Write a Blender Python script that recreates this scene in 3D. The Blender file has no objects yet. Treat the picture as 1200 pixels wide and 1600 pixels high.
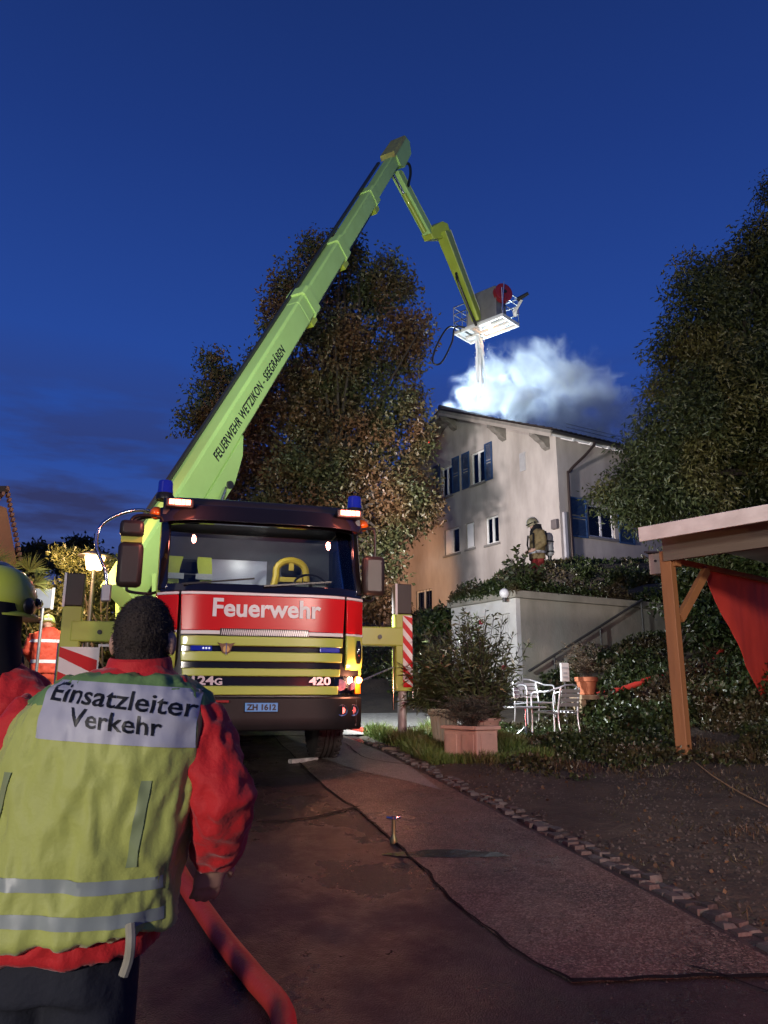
import bpy, bmesh, math, random
import numpy as np
from mathutils import Vector, Matrix, noise
from mathutils.bvhtree import BVHTree
R = math.radians
random.seed(7)
rng = np.random.default_rng(7)
sc = bpy.context.scene
COL = sc.collection

# ------------------------------------------------------------------ camera, sky, sun, exposure
F, PITCH, CZ = 1200.0, R(13.5), 1.52
cam_d = bpy.data.cameras.new('camera'); cam = bpy.data.objects.new('camera', cam_d); COL.objects.link(cam)
cam_d.sensor_fit = 'VERTICAL'; cam_d.sensor_height = 32.0; cam_d.lens = 24.0; cam_d.clip_end = 2000; cam_d.clip_start = .05
cam.location = (0, 0, CZ); cam.rotation_euler = (R(90) + PITCH, 0, 0)
sc.camera = cam
sc.view_settings.view_transform = 'Standard'; sc.view_settings.look = 'None'
sc.view_settings.exposure = 0; sc.view_settings.gamma = 1; sc.view_settings.use_curve_mapping = False
sc.cycles.use_denoising = True
sc.cycles.max_bounces = 6; sc.cycles.transparent_max_bounces = 16; sc.cycles.volume_bounces = 1
sc.cycles.volume_max_steps = 96; sc.cycles.volume_step_rate = 1.0
sc.cycles.sample_clamp_indirect = 4

w = bpy.data.worlds.new('World'); sc.world = w; w.use_nodes = True
nt = w.node_tree; N = nt.nodes; L = nt.links; N.clear()
wo = N.new('ShaderNodeOutputWorld'); bg = N.new('ShaderNodeBackground'); L.new(bg.outputs[0], wo.inputs[0])
sky = N.new('ShaderNodeTexSky'); sky.sky_type = 'NISHITA'; sky.sun_disc = False
sky.sun_elevation = R(-3.0); sky.sun_rotation = R(230); sky.altitude = 500; sky.ozone_density = 3.0; sky.air_density = 1.3; sky.dust_density = .6
tc = N.new('ShaderNodeTexCoord'); sep = N.new('ShaderNodeSeparateXYZ'); L.new(tc.outputs['Generated'], sep.inputs[0])
ramp = N.new('ShaderNodeValToRGB'); L.new(sep.outputs['Z'], ramp.inputs[0])
rr = ramp.color_ramp; rr.elements[0].position = 0.0; rr.elements[0].color = (.05, .07, .19, 1)
rr.elements[1].position = 1.0; rr.elements[1].color = (.006, .018, .085, 1)
for p_, c_ in ((.14, (.050, .080, .245, 1)), (.28, (.020, .064, .300, 1)), (.42, (.0165, .056, .275, 1)), (.62, (.0105, .035, .185, 1)), (.75, (.008, .026, .135, 1))):
    e_ = rr.elements.new(p_); e_.color = c_
mixs = N.new('ShaderNodeMix'); mixs.data_type = 'RGBA'; mixs.inputs[0].default_value = .85
skm = N.new('ShaderNodeVectorMath'); skm.operation = 'SCALE'; skm.inputs[3].default_value = .3
L.new(sky.outputs[0], skm.inputs[0]); L.new(skm.outputs[0], mixs.inputs[6]); L.new(ramp.outputs[0], mixs.inputs[7])
# streaky dark clouds low over the horizon
mp = N.new('ShaderNodeMapping'); mp.inputs['Scale'].default_value = (2.2, 2.2, 11); L.new(tc.outputs['Generated'], mp.inputs[0])
cn = N.new('ShaderNodeTexNoise'); cn.inputs['Scale'].default_value = 2.0; cn.inputs['Detail'].default_value = 6; cn.inputs['Roughness'].default_value = .55; L.new(mp.outputs[0], cn.inputs[0])
cr = N.new('ShaderNodeMapRange'); cr.inputs[1].default_value = .42; cr.inputs[2].default_value = .58; L.new(cn.outputs[0], cr.inputs[0])
hr = N.new('ShaderNodeMapRange'); hr.inputs[1].default_value = .24; hr.inputs[2].default_value = .42; hr.inputs[3].default_value = 1; hr.inputs[4].default_value = 0; L.new(sep.outputs['Z'], hr.inputs[0])
mu = N.new('ShaderNodeMath'); mu.operation = 'MULTIPLY'; L.new(cr.outputs[0], mu.inputs[0]); L.new(hr.outputs[0], mu.inputs[1])
mu2 = N.new('ShaderNodeMath'); mu2.operation = 'MULTIPLY'; mu2.inputs[1].default_value = .92; L.new(mu.outputs[0], mu2.inputs[0])
cm = N.new('ShaderNodeMix'); cm.data_type = 'RGBA'; L.new(mu2.outputs[0], cm.inputs[0]); L.new(mixs.outputs[2], cm.inputs[6]); cm.inputs[7].default_value = (.024, .028, .085, 1)
L.new(cm.outputs[2], bg.inputs[0]); bg.inputs[1].default_value = 1.32

def lamp(name, kind, loc, energy, color, size=.1, target=None, spot=60, blend=.4):
    d = bpy.data.lights.new(name, kind); d.energy = energy; d.color = color
    if kind in ('POINT', 'SPOT'): d.shadow_soft_size = size
    if kind == 'SPOT': d.spot_size = R(spot); d.spot_blend = blend
    if kind == 'SUN': d.angle = R(size)
    o = bpy.data.objects.new(name, d); COL.objects.link(o); o.location = loc
    if target is not None:
        o.rotation_euler = (Vector(target) - Vector(loc)).to_track_quat('-Z', 'Y').to_euler()
    return o
lamp('sodium_lane_lamp', 'SPOT', (-9, 27, 7), 5200, (1, .50, .20), .2, target=(.6, 35.6, 6.4), spot=40, blend=.5)
lamp('evening_sun', 'SUN', (-20, -30, 18), .035, (1, .85, .75), 20, target=(0, 0, 0))
# headlights and red tail lamps of the fire engines standing behind the photographer
lamp('engine_headlight_beam', 'SPOT', (-5.5, -9, 3.2), 3500, (1, .91, .82), .4, target=(.5, 9, 1.8), spot=90, blend=.8)
lamp('carport_fill', 'SPOT', (5.0, -1.5, 4.2), 2700, (1, .84, .72), .3, target=(4.6, 11.5, 3.2), spot=92, blend=.8)  # added fill spot right of the camera, brightens carport and bank
lamp('engine_tail_lamp', 'SPOT', (3.4, .8, 1.1), 430, (1, .09, .06), .2, target=(.9, 6.4, .3), spot=96, blend=.8)
# scene floodlight on the right flank of the truck, aimed at garage and house
lamp('flood_on_truck', 'SPOT', (-3.6, 17.3, 5.2), 11500, (1, .90, .89), .35, target=(6.4, 28.5, 9.0), spot=62, blend=.7)
lamp('flood_low', 'SPOT', (-.62, 11.05, 2.9), 1350, (.95, .98, 1), .06, target=(2.6, 14.0, 1.4), spot=125, blend=.5)
# turntable work light under the boom
lamp('boom_work_light', 'SPOT', (-2.6, 9.6, 4.1), 1500, (.95, 1, .84), .15, target=(-3.6, 17, 8.0), spot=75, blend=.7)
lamp('cab_interior_light', 'POINT', (-1.5, 9.0, 3.45), 26, (1, .9, .8), .1)
lamp('boom_fill', 'SPOT', (-1.5, 3.0, 5.5), 7800, (.90, 1, .86), .3, target=(-.5, 21, 13.5), spot=56, blend=.9)  # added fill spot hanging ahead of the truck, brightens boom and tree
lamp('left_fill', 'SPOT', (-4.3, 11.6, 3.4), 380, (1, .90, .76), .1, target=(-7.5, 15.5, 2.0), spot=110, blend=.5)  # added spot mirroring the right flood, brightens left outrigger and hedge
# floodlight standing behind the house, lighting roof, smoke and the cage from below
lamp('roof_flood', 'SPOT', (12.5, 42, 9.0), 230000, (.74, .88, 1), .4, target=(7.0, 33, 16.0), spot=62, blend=.5)
lamp('roof_edge_flood', 'SPOT', (1.5, 37.5, 12.2), 24000, (.70, .88, 1), .3, target=(6.5, 32.5, 15.5), spot=80, blend=.6)
lamp('cage_flood', 'SPOT', (5.0, 30.5, 12.9), 1500, (.75, .92, 1), .2, target=(3.9, 27, 15.2), spot=60, blend=.5)

# ------------------------------------------------------------------ measuring
def ray(px, py):
    dx = (px - 600) / F; dz = (800 - py) / F
    return Vector((dx, math.cos(PITCH) - dz * math.sin(PITCH), math.sin(PITCH) + dz * math.cos(PITCH)))
def at(px, py, Y):
    r = ray(px, py); r = r * (Y / r.y); return Vector((r.x, Y, r.z + CZ))
def hit(px, py, p0, n):
    r = ray(px, py); c = Vector((0, 0, CZ)); return c + r * ((Vector(p0) - c).dot(n) / r.dot(n))

def roadz(y):
    y = np.asarray(y, float)
    return .102 * np.clip(y - 2, 0, 8) + .07 * np.clip(y - 10, 0, 200)
CTRL = [(-2, 0, 0), (0, 2, 0), (-1, 5, 0), (1, 8, 0), (-1, 9, 0), (0, 11, 0), (1, 13.5, 0), (2.4, 11, .0), (3.7, 9.7, .0), (3, 4, 0), (5, 5, 0), (4, 8, 0), (6, 7.5, .1), (8, 5, .2),
        (-3, 6, 0), (-4, 10, 0), (-4, 14, 0), (-3, 18, 0), (-7, 8, .0), (-8, 14, .2), (-14, 18, .5), (-12, 8, 0), (-8, 26, .6), (-10, 0, 0), (10, 0, .2), (0, -10, 0), (20, -5, .5),
        (0, 15, -.02), (.8, 17.5, .1), (0, 21, .4), (-2, 27, .9), (-2, 34, 1.9), (2, 33, 2.4), (2.2, 13, .0), (3.6, 13.2, .35), (5, 13, .65), (3.0, 14.8, .15), (4.9, 15.7, .80), (6.2, 17.6, 1.25),
        (6, 11.6, .75), (5.2, 10.5, .15), (9, 12.5, 1.6), (9, 17, 3.0), (7.6, 20.4, 2.9), (5, 20.5, 2.1), (4, 22, 2.2), (2.3, 21.3, 1.6), (6.3, 26.5, 4.0), (10, 27, 4.1), (12, 20, 3.6), (15, 13, 2.8), (12, 8, .9),
        (20, 30, 5), (10, 36, 4.5), (30, 12, 4), (-30, 30, 1.5), (-25, 60, 3), (10, 60, 5), (40, 50, 8), (-60, 40, 2), (0, 100, 4), (-60, 100, 4), (60, 100, 8)]
CT = np.array(CTRL, float)
def Hs(x, y):
    x = np.asarray(x, float); y = np.asarray(y, float)
    d2 = (x[..., None] - CT[:, 0]) ** 2 + (y[..., None] - CT[:, 1]) ** 2
    wt = 1 / (d2 + .25) ** 1.9
    off = (wt * CT[:, 2]).sum(-1) / wt.sum(-1)
    k = kerb_s(x, y); m = np.clip((k - .2) / 1.2, 0, 1)
    m = np.where((y > 12.5) | (k < -7.5), np.maximum(m, np.clip((y - 12.5) / 1.5, 0, 1)), m)
    m = np.maximum(m, np.clip((-k - 7.5) / 2, 0, 1))
    return roadz(y) + off * m
KA, KB = np.array([.23, 9.9]), np.array([2.05, 4.43])
kd = (KB - KA) / np.linalg.norm(KB - KA)
def kerb_s(x, y):   # signed distance to the right of the kerb line
    return (x - KA[0]) * -kd[1] + (y - KA[1]) * kd[0]
def H(x, y): return float(Hs(np.array(float(x)), np.array(float(y))))

# ------------------------------------------------------------------ materials
MATS = {}
def M(name, col=(.5, .5, .5), rough=.6, metal=0, col2=None, var=.12, vs=4, bump=0, bs=30, emit=None, es=0, coat=0, spec=None, trans=0, rough2=None, isl=0, detail=5, stretch=None, alpha=1, sheen=0):
    if name in MATS: return MATS[name]
    m = bpy.data.materials.new(name); m.use_nodes = True; MATS[name] = m
    nt = m.node_tree; N = nt.nodes; L = nt.links; b = N['Principled BSDF']
    b.inputs['Roughness'].default_value = rough; b.inputs['Metallic'].default_value = metal
    b.inputs['Coat Weight'].default_value = coat; b.inputs['Transmission Weight'].default_value = trans; b.inputs['Alpha'].default_value = alpha
    b.inputs['Sheen Weight'].default_value = sheen
    if spec is not None: b.inputs['Specular IOR Level'].default_value = spec
    tc = N.new('ShaderNodeTexCoord'); src = tc.outputs['Object']
    if stretch:
        mp = N.new('ShaderNodeMapping'); mp.inputs['Scale'].default_value = stretch; L.new(src, mp.inputs[0]); src = mp.outputs[0]
    n1 = N.new('ShaderNodeTexNoise'); n1.inputs['Scale'].default_value = vs; n1.inputs['Detail'].default_value = detail; n1.inputs['Roughness'].default_value = .6; L.new(src, n1.inputs[0])
    mr = N.new('ShaderNodeMapRange'); mr.inputs[1].default_value = .3; mr.inputs[2].default_value = .85; L.new(n1.outputs[0], mr.inputs[0])
    c1 = tuple(col) + (1,)
    c2 = tuple(col2) + (1,) if col2 else tuple(c * (1 - 2 * var) for c in col) + (1,)
    mx = N.new('ShaderNodeMix'); mx.data_type = 'RGBA'; mx.inputs[6].default_value = c1; mx.inputs[7].default_value = c2; L.new(mr.outputs[0], mx.inputs[0])
    out = mx.outputs[2]
    if isl:
        g = N.new('ShaderNodeNewGeometry'); hv = N.new('ShaderNodeMapRange'); hv.inputs[3].default_value = 1 - isl; hv.inputs[4].default_value = 1 + isl; L.new(g.outputs['Random Per Island'], hv.inputs[0])
        vm = N.new('ShaderNodeVectorMath'); vm.operation = 'SCALE'; L.new(out, vm.inputs[0]); L.new(hv.outputs[0], vm.inputs[3]); out = vm.outputs[0]
    L.new(out, b.inputs['Base Color'])
    if rough2 is not None:
        r2 = N.new('ShaderNodeMapRange'); r2.inputs[1].default_value = .35; r2.inputs[2].default_value = .65; r2.inputs[3].default_value = rough; r2.inputs[4].default_value = rough2; L.new(n1.outputs[0], r2.inputs[0]); L.new(r2.outputs[0], b.inputs['Roughness'])
    if bump:
        n2 = N.new('ShaderNodeTexNoise'); n2.inputs['Scale'].default_value = bs; n2.inputs['Detail'].default_value = 6; L.new(src, n2.inputs[0])
        bp = N.new('ShaderNodeBump'); bp.inputs['Strength'].default_value = min(1, bump); bp.inputs['Distance'].default_value = .02 * max(1, bump); L.new(n2.outputs[0], bp.inputs['Height']); L.new(bp.outputs[0], b.inputs['Normal'])
    if emit: b.inputs['Emission Color'].default_value = tuple(emit) + (1,); b.inputs['Emission Strength'].default_value = es
    return m

def asphalt(name, a, b_, stone, rough, wet, sscale=90, glint=.5):
    m = bpy.data.materials.new(name); m.use_nodes = True; nt = m.node_tree; N = nt.nodes; L = nt.links; p = N['Principled BSDF']
    tc = N.new('ShaderNodeTexCoord')
    n1 = N.new('ShaderNodeTexNoise'); n1.inputs['Scale'].default_value = 1.3; n1.inputs['Detail'].default_value = 9; n1.inputs['Roughness'].default_value = .65; L.new(tc.outputs['Object'], n1.inputs[0])
    r1 = N.new('ShaderNodeMapRange'); r1.inputs[1].default_value = .38; r1.inputs[2].default_value = .62; L.new(n1.outputs[0], r1.inputs[0])
    mx = N.new('ShaderNodeMix'); mx.data_type = 'RGBA'; mx.inputs[6].default_value = a + (1,); mx.inputs[7].default_value = b_ + (1,); L.new(r1.outputs[0], mx.inputs[0])
    v = N.new('ShaderNodeTexVoronoi'); v.inputs['Scale'].default_value = sscale; L.new(tc.outputs['Object'], v.inputs[0])
    sp = N.new('ShaderNodeSeparateColor'); L.new(v.outputs['Color'], sp.inputs[0])
    pw = N.new('ShaderNodeMath'); pw.operation = 'POWER'; pw.inputs[1].default_value = 3; L.new(sp.outputs[0], pw.inputs[0])
    pm = N.new('ShaderNodeMath'); pm.operation = 'MULTIPLY'; pm.inputs[1].default_value = glint; L.new(pw.outputs[0], pm.inputs[0])
    m2 = N.new('ShaderNodeMix'); m2.data_type = 'RGBA'; L.new(pm.outputs[0], m2.inputs[0]); L.new(mx.outputs[2], m2.inputs[6]); m2.inputs[7].default_value = stone + (1,)
    L.new(m2.outputs[2], p.inputs['Base Color'])
    n3 = N.new('ShaderNodeTexNoise'); n3.inputs['Scale'].default_value = .9; n3.inputs['Detail'].default_value = 7; n3.inputs['Roughness'].default_value = .7; L.new(tc.outputs['Object'], n3.inputs[0])
    r3 = N.new('ShaderNodeMapRange'); r3.inputs[1].default_value = .42; r3.inputs[2].default_value = .58; r3.inputs[3].default_value = rough; r3.inputs[4].default_value = wet; L.new(n3.outputs[0], r3.inputs[0]); L.new(r3.outputs[0], p.inputs['Roughness'])
    ad = N.new('ShaderNodeMath'); ad.operation = 'SUBTRACT'; L.new(sp.outputs[1], ad.inputs[0]); L.new(v.outputs['Distance'], ad.inputs[1])
    bp = N.new('ShaderNodeBump'); bp.inputs['Strength'].default_value = .7; bp.inputs['Distance'].default_value = .006; L.new(ad.outputs[0], bp.inputs['Height'])
    n4 = N.new('ShaderNodeTexNoise'); n4.inputs['Scale'].default_value = 7; n4.inputs['Detail'].default_value = 5; L.new(tc.outputs['Object'], n4.inputs[0])
    b2 = N.new('ShaderNodeBump'); b2.inputs['Strength'].default_value = .5; b2.inputs['Distance'].default_value = .02; L.new(n4.outputs[0], b2.inputs['Height']); L.new(bp.outputs[0], b2.inputs['Normal']); L.new(b2.outputs[0], p.inputs['Normal'])
    MATS[name] = m; return m

def leafmat(name, ca, cb, cc=None, nscale=.6, thr=(.45, .6), rough=.45):
    """leaf colours: ca/cb vary leaf by leaf, cc in clumps of the crown"""
    m = bpy.data.materials.new(name); m.use_nodes = True; nt = m.node_tree; N = nt.nodes; L = nt.links; p = N['Principled BSDF']
    g = N.new('ShaderNodeNewGeometry'); mx = N.new('ShaderNodeMix'); mx.data_type = 'RGBA'; mx.inputs[6].default_value = ca + (1,); mx.inputs[7].default_value = cb + (1,)
    L.new(g.outputs['Random Per Island'], mx.inputs[0]); out = mx.outputs[2]
    if cc:
        tc = N.new('ShaderNodeTexCoord'); n = N.new('ShaderNodeTexNoise'); n.inputs['Scale'].default_value = nscale; n.inputs['Detail'].default_value = 4; L.new(tc.outputs['Object'], n.inputs[0])
        r = N.new('ShaderNodeMapRange'); r.inputs[1].default_value = thr[0]; r.inputs[2].default_value = thr[1]; L.new(n.outputs[0], r.inputs[0])
        m2 = N.new('ShaderNodeMix'); m2.data_type = 'RGBA'; L.new(r.outputs[0], m2.inputs[0]); L.new(out, m2.inputs[6]); m2.inputs[7].default_value = cc + (1,); out = m2.outputs[2]
    L.new(out, p.inputs['Base Color']); p.inputs['Roughness'].default_value = rough
    tl = N.new('ShaderNodeBsdfTranslucent'); L.new(out, tl.inputs[0]); ms = N.new('ShaderNodeMixShader'); ms.inputs[0].default_value = .22
    L.new(p.outputs[0], ms.inputs[1]); L.new(tl.outputs[0], ms.inputs[2]); L.new(ms.outputs[0], N['Material Output'].inputs[0])
    MATS[name] = m; return m

LIME = M('lime_paint', (.46, .56, .10), .3, var=.06, vs=2, coat=.1, spec=.35, bump=.03, bs=60)
LIMEB = M('lime_boom_paint', (.40, .62, .20), .42, var=.10, vs=1.2, coat=.15, rough2=.6)
LIMEJ = M('jib_paint', (.36, .44, .05), .40, var=.12, vs=2, coat=.2)
RED = M('red_paint', (.62, .012, .014), .26, var=.05, vs=2, spec=.3)
WHITE = M('white_paint', (.78, .78, .76), .4, var=.04)
BLACK = M('black_plastic', (.012, .012, .013), .38, var=.2, vs=5)
BLACKG = M('black_gloss', (.008, .008, .010), .12, coat=.6)
RUB = M('tyre_rubber', (.018, .016, .015), .75, col2=(.05, .042, .036), vs=6, bump=.2)
CHROME = M('chrome', (.75, .76, .78), .14, metal=1)
STEEL = M('grey_steel', (.42, .43, .45), .38, metal=.8, var=.15)
DKSTEEL = M('dark_steel', (.06, .06, .065), .45, metal=.6)
ALU = M('aluminium', (.70, .71, .73), .22, metal=1, var=.08)
GLASSD = M('dark_glass', (.01, .012, .016), .05, coat=.5)
LETTER = M('black_lettering', (.01, .01, .012), .5)
WLETTER = M('white_lettering', (.80, .80, .80), .4)
SILVERL = M('silver_lettering', (.62, .62, .64), .3, metal=.4)
BLUEL = M('blue_beacon_lens', (.01, .02, .32), .12, coat=.6, emit=(.01, .03, .5), es=.12)
AMBER = M('amber_lens', (.75, .16, .01), .15, coat=.5)
GLASS = bpy.data.materials.new('window_glass'); GLASS.use_nodes = True
_n = GLASS.node_tree; _n.nodes.clear(); _o = _n.nodes.new('ShaderNodeOutputMaterial'); _t = _n.nodes.new('ShaderNodeBsdfTransparent'); _t.inputs[0].default_value = (.80, .86, .88, 1)
_g = _n.nodes.new('ShaderNodeBsdfGlossy'); _g.inputs['Roughness'].default_value = .03; _f = _n.nodes.new('ShaderNodeFresnel'); _f.inputs[0].default_value = 1.5
_m = _n.nodes.new('ShaderNodeMixShader'); _n.links.new(_f.outputs[0], _m.inputs[0]); _n.links.new(_t.outputs[0], _m.inputs[1]); _n.links.new(_g.outputs[0], _m.inputs[2]); _n.links.new(_m.outputs[0], _o.inputs[0])

# ------------------------------------------------------------------ mesh helpers
def uv_dir(d):
    d = Vector(d).normalized(); a = Vector((0, 0, 1)) if abs(d.z) < .95 else Vector((1, 0, 0))
    x = a.cross(d).normalized(); return x, d.cross(x)
class MB:
    def __init__(s): s.v = []; s.f = []
    def add(s, vs, fs):
        b = len(s.v); s.v += [tuple(v) for v in vs]; s.f += [tuple(i + b for i in f) for f in fs]; return s
    def box(s, c, d, rot=None):
        c = Vector(c); h = [x / 2 for x in d]; vs = []
        for i in range(8):
            p = Vector((h[0] if i & 1 else -h[0], h[1] if i & 2 else -h[1], h[2] if i & 4 else -h[2]))
            if rot is not None: p = rot @ p
            vs.append(c + p)
        return s.add(vs, [(0, 2, 3, 1), (4, 5, 7, 6), (0, 1, 5, 4), (2, 6, 7, 3), (0, 4, 6, 2), (1, 3, 7, 5)])
    def mm(s, a, b): return s.box([(a[i] + b[i]) / 2 for i in range(3)], [abs(b[i] - a[i]) for i in range(3)])
    def bar(s, p0, p1, wd, ht, up=(0, 0, 1)):
        p0 = Vector(p0); p1 = Vector(p1); d = (p1 - p0).normalized(); u = Vector(up); x = d.cross(u).normalized(); u = x.cross(d)
        vs = [p + x * sx * wd / 2 + u * su * ht / 2 for p in (p0, p1) for sx, su in ((-1, -1), (1, -1), (1, 1), (-1, 1))]
        return s.add(vs, [(3, 2, 1, 0), (4, 5, 6, 7), (0, 1, 5, 4), (1, 2, 6, 5), (2, 3, 7, 6), (3, 0, 4, 7)])
    def tube(s, pts, r, n=10, caps=True):
        pts = [Vector(p) for p in pts]; rs = r if isinstance(r, (list, tuple)) else [r] * len(pts); rings = []; x = None
        for i, p in enumerate(pts):
            d = (pts[min(i + 1, len(pts) - 1)] - pts[max(i - 1, 0)]).normalized()
            if x is None: x, y = uv_dir(d)
            else:
                x = (x - d * x.dot(d)).normalized(); y = d.cross(x)
            rings.append([p + (x * math.cos(2 * math.pi * k / n) + y * math.sin(2 * math.pi * k / n)) * rs[i] for k in range(n)])
        return s.loft(rings, caps)
    def loft(s, rings, caps=True, close=True):
        n = len(rings[0]); vs = [p for r_ in rings for p in r_]; fs = []
        for i in range(len(rings) - 1):
            for k in range(n if close else n - 1):
                k2 = (k + 1) % n; fs.append((i * n + k, i * n + k2, (i + 1) * n + k2, (i + 1) * n + k))
        if caps: fs.append(tuple(range(n - 1, -1, -1))); fs.append(tuple((len(rings) - 1) * n + k for k in range(n)))
        return s.add(vs, fs)
    def cyl(s, p0, p1, r0, r1=None, n=16): return s.tube([p0, p1], [r0, r0 if r1 is None else r1], n)
    def sph(s, c, r, nu=16, nv=10, rot=None, z0=-1, z1=1):
        c = Vector(c); r = (r, r, r) if not isinstance(r, (tuple, list)) else r; rings = []
        for j in range(nv + 1):
            t = math.asin(z0) + (math.asin(z1) - math.asin(z0)) * j / nv; ring = []
            for i in range(nu):
                a = 2 * math.pi * i / nu; p = Vector((math.cos(a) * math.cos(t) * r[0], math.sin(a) * math.cos(t) * r[1], math.sin(t) * r[2]))
                if rot is not None: p = rot @ p
                ring.append(c + p)
            rings.append(ring)
        return s.loft(rings, True)
    def lathe(s, prof, c=(0, 0, 0), n=20, flute=0, axis=None):
        c = Vector(c); rings = []
        for r_, z in prof:
            rings.append([c + Vector((math.cos(2 * math.pi * k / n) * (r_ - (flute if k % 2 else 0)), math.sin(2 * math.pi * k / n) * (r_ - (flute if k % 2 else 0)), z)) for k in range(n)])
        if axis is not None:
            q = Vector((0, 0, 1)).rotation_difference(Vector(axis)); rings = [[c + q @ (p - c) for p in rg] for rg in rings]
        return s.loft(rings)
    def prism(s, poly, ax, ay, o, an, depth):
        o = Vector(o); ax = Vector(ax); ay = Vector(ay); an = Vector(an)
        a = [o + ax * x + ay * y for x, y in poly]; b = [p + an * depth for p in a]; n = len(a)
        return s.add(a + b, [tuple(range(n - 1, -1, -1)), tuple(range(n, 2 * n))] + [(k, (k + 1) % n, n + (k + 1) % n, n + k) for k in range(n)])
    def build(s, name, mat, parent=None, smooth=False, bevel=0, world=False, kind=None, loc=None):
        me = bpy.data.meshes.new(name); vs = s.v
        if world and parent is not None:
            inv = wmat(parent).inverted(); vs = [inv @ Vector(v) for v in vs]
        me.from_pydata(vs, [], s.f); me.update()
        o = bpy.data.objects.new(name, me); COL.objects.link(o)
        if mat: me.materials.append(mat)
        if parent is not None: o.parent = parent
        if loc is not None: o.location = loc
        finish(o, smooth, bevel)
        if kind: o['kind'] = kind
        return o
def finish(o, smooth=False, bevel=0):
    me = o.data
    bm = bmesh.new(); bm.from_mesh(me); bmesh.ops.recalc_face_normals(bm, faces=bm.faces)
    if smooth:
        for f in bm.faces: f.smooth = True
        for e in bm.edges:
            if len(e.link_faces) == 2 and e.calc_face_angle(0) > R(38): e.smooth = False
    bm.to_mesh(me); bm.free()
    if bevel:
        b = o.modifiers.new('edge', 'BEVEL'); b.width = bevel; b.segments = 2; b.limit_method = 'ANGLE'; b.angle_limit = R(40); b.harden_normals = False
def wmat(o):
    m = o.matrix_basis.copy(); p = o.parent
    while p: m = p.matrix_basis @ m; p = p.parent
    return m
def thing(name, label, cat, loc=(0, 0, 0), rz=0, group=None):
    o = bpy.data.objects.new(name, None); o.empty_display_size = .2; COL.objects.link(o); o.location = loc; o.rotation_euler = (0, 0, rz)
    return tag(o, label, cat, group)
def tag(o, label=None, cat=None, group=None, kind=None):
    for k, v in (('label', label), ('category', cat), ('group', group), ('kind', kind)):
        if v: o[k] = v
    return o
def copy_tree(o, parent=None):
    c = o.copy(); COL.objects.link(c); c.parent = parent
    for ch in [k for k in bpy.data.objects if k.parent == o]: copy_tree(ch, c)
    return c
def npmesh(name, verts, nper, mat, parent=None, kind=None, faces=None, smooth=False, world=False):
    """many small polygons: verts (k*nper,3); one polygon per nper vertices unless faces (per island pattern) given"""
    v = np.asarray(verts, np.float32).reshape(-1, 3)
    if world and parent is not None:
        m = np.array(wmat(parent).inverted()); v = v @ m[:3, :3].T + m[:3, 3]
    me = bpy.data.meshes.new(name); k = len(v) // nper
    pats = faces or [tuple(range(nper))]
    loops = np.concatenate([(np.arange(k)[:, None] * nper + np.array(p)[None, :]) for p in pats], 1).reshape(-1)
    sizes = np.tile([len(p) for p in pats], k); starts = np.concatenate([[0], np.cumsum(sizes)[:-1]])
    me.vertices.add(len(v)); me.vertices.foreach_set('co', v.astype(np.float32).ravel())
    me.loops.add(len(loops)); me.loops.foreach_set('vertex_index', loops.astype(np.int32))
    me.polygons.add(len(sizes)); me.polygons.foreach_set('loop_start', starts.astype(np.int32)); me.polygons.foreach_set('loop_total', sizes.astype(np.int32))
    if smooth: me.polygons.foreach_set('use_smooth', np.ones(len(sizes), bool))
    me.update(calc_edges=True); me.materials.append(mat)
    o = bpy.data.objects.new(name, me); COL.objects.link(o)
    if parent is not None: o.parent = parent
    if kind: o['kind'] = kind
    return o
def unit(a): return a / (np.linalg.norm(a, axis=-1, keepdims=True) + 1e-9)
def leaves_at(P, ln, wd, droop=.3, axis=None, spread=1.0, fold=.25):
    """P (n,3) points -> folded four-vertex leaves"""
    n = len(P); d = unit(rng.normal(size=(n, 3)) * spread + (axis if axis is not None else 0)); d[:, 2] -= droop; d = unit(d)
    s = unit(np.cross(d, rng.normal(size=(n, 3)))); nn = np.cross(d, s)
    l = ln * rng.uniform(.6, 1.25, (n, 1)); w_ = wd * rng.uniform(.7, 1.2, (n, 1))
    mid = P + d * l * .45
    V = np.stack([P, mid + s * w_ * .5 + nn * w_ * fold, P + d * l, mid - s * w_ * .5 + nn * w_ * fold], 1)
    return V.reshape(-1, 3)
LF = [(0, 1, 2), (0, 2, 3)]
def modmesh(o):
    dg = bpy.context.evaluated_depsgraph_get(); dg.update()
    me = bpy.data.meshes.new_from_object(o.evaluated_get(dg)); o.modifiers.clear(); old = o.data; o.data = me
    return me
def remeshed(o, vox, it=4, fac=.6):
    r = o.modifiers.new('r', 'REMESH'); r.mode = 'VOXEL'; r.voxel_size = vox
    s_ = o.modifiers.new('s', 'SMOOTH'); s_.iterations = it; s_.factor = fac
    me = modmesh(o); me.polygons.foreach_set('use_smooth', np.ones(len(me.polygons), bool)); me.update(); return o
def text(name, s, size, mat, parent, mtx, extrude=.002, bold=0, align='CENTER', sx=1.0, shear=0, sub=0, spacing=1):
    c = bpy.data.curves.new(name, 'FONT'); c.body = s; c.size = size; c.extrude = extrude; c.offset = bold; c.align_x = align; c.align_y = 'CENTER'; c.shear = shear; c.space_character = spacing; c.resolution_u = 3
    o = bpy.data.objects.new(name, c); COL.objects.link(o)
    dg = bpy.context.evaluated_depsgraph_get(); dg.update(); me = bpy.data.meshes.new_from_object(o.evaluated_get(dg)); COL.objects.unlink(o); bpy.data.objects.remove(o)
    if sx != 1: me.transform(Matrix.Diagonal((sx, 1, 1, 1)))
    me.transform(mtx); me.materials.clear(); me.materials.append(mat)
    o = bpy.data.objects.new(name, me); COL.objects.link(o); o.parent = parent
    return o
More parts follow.
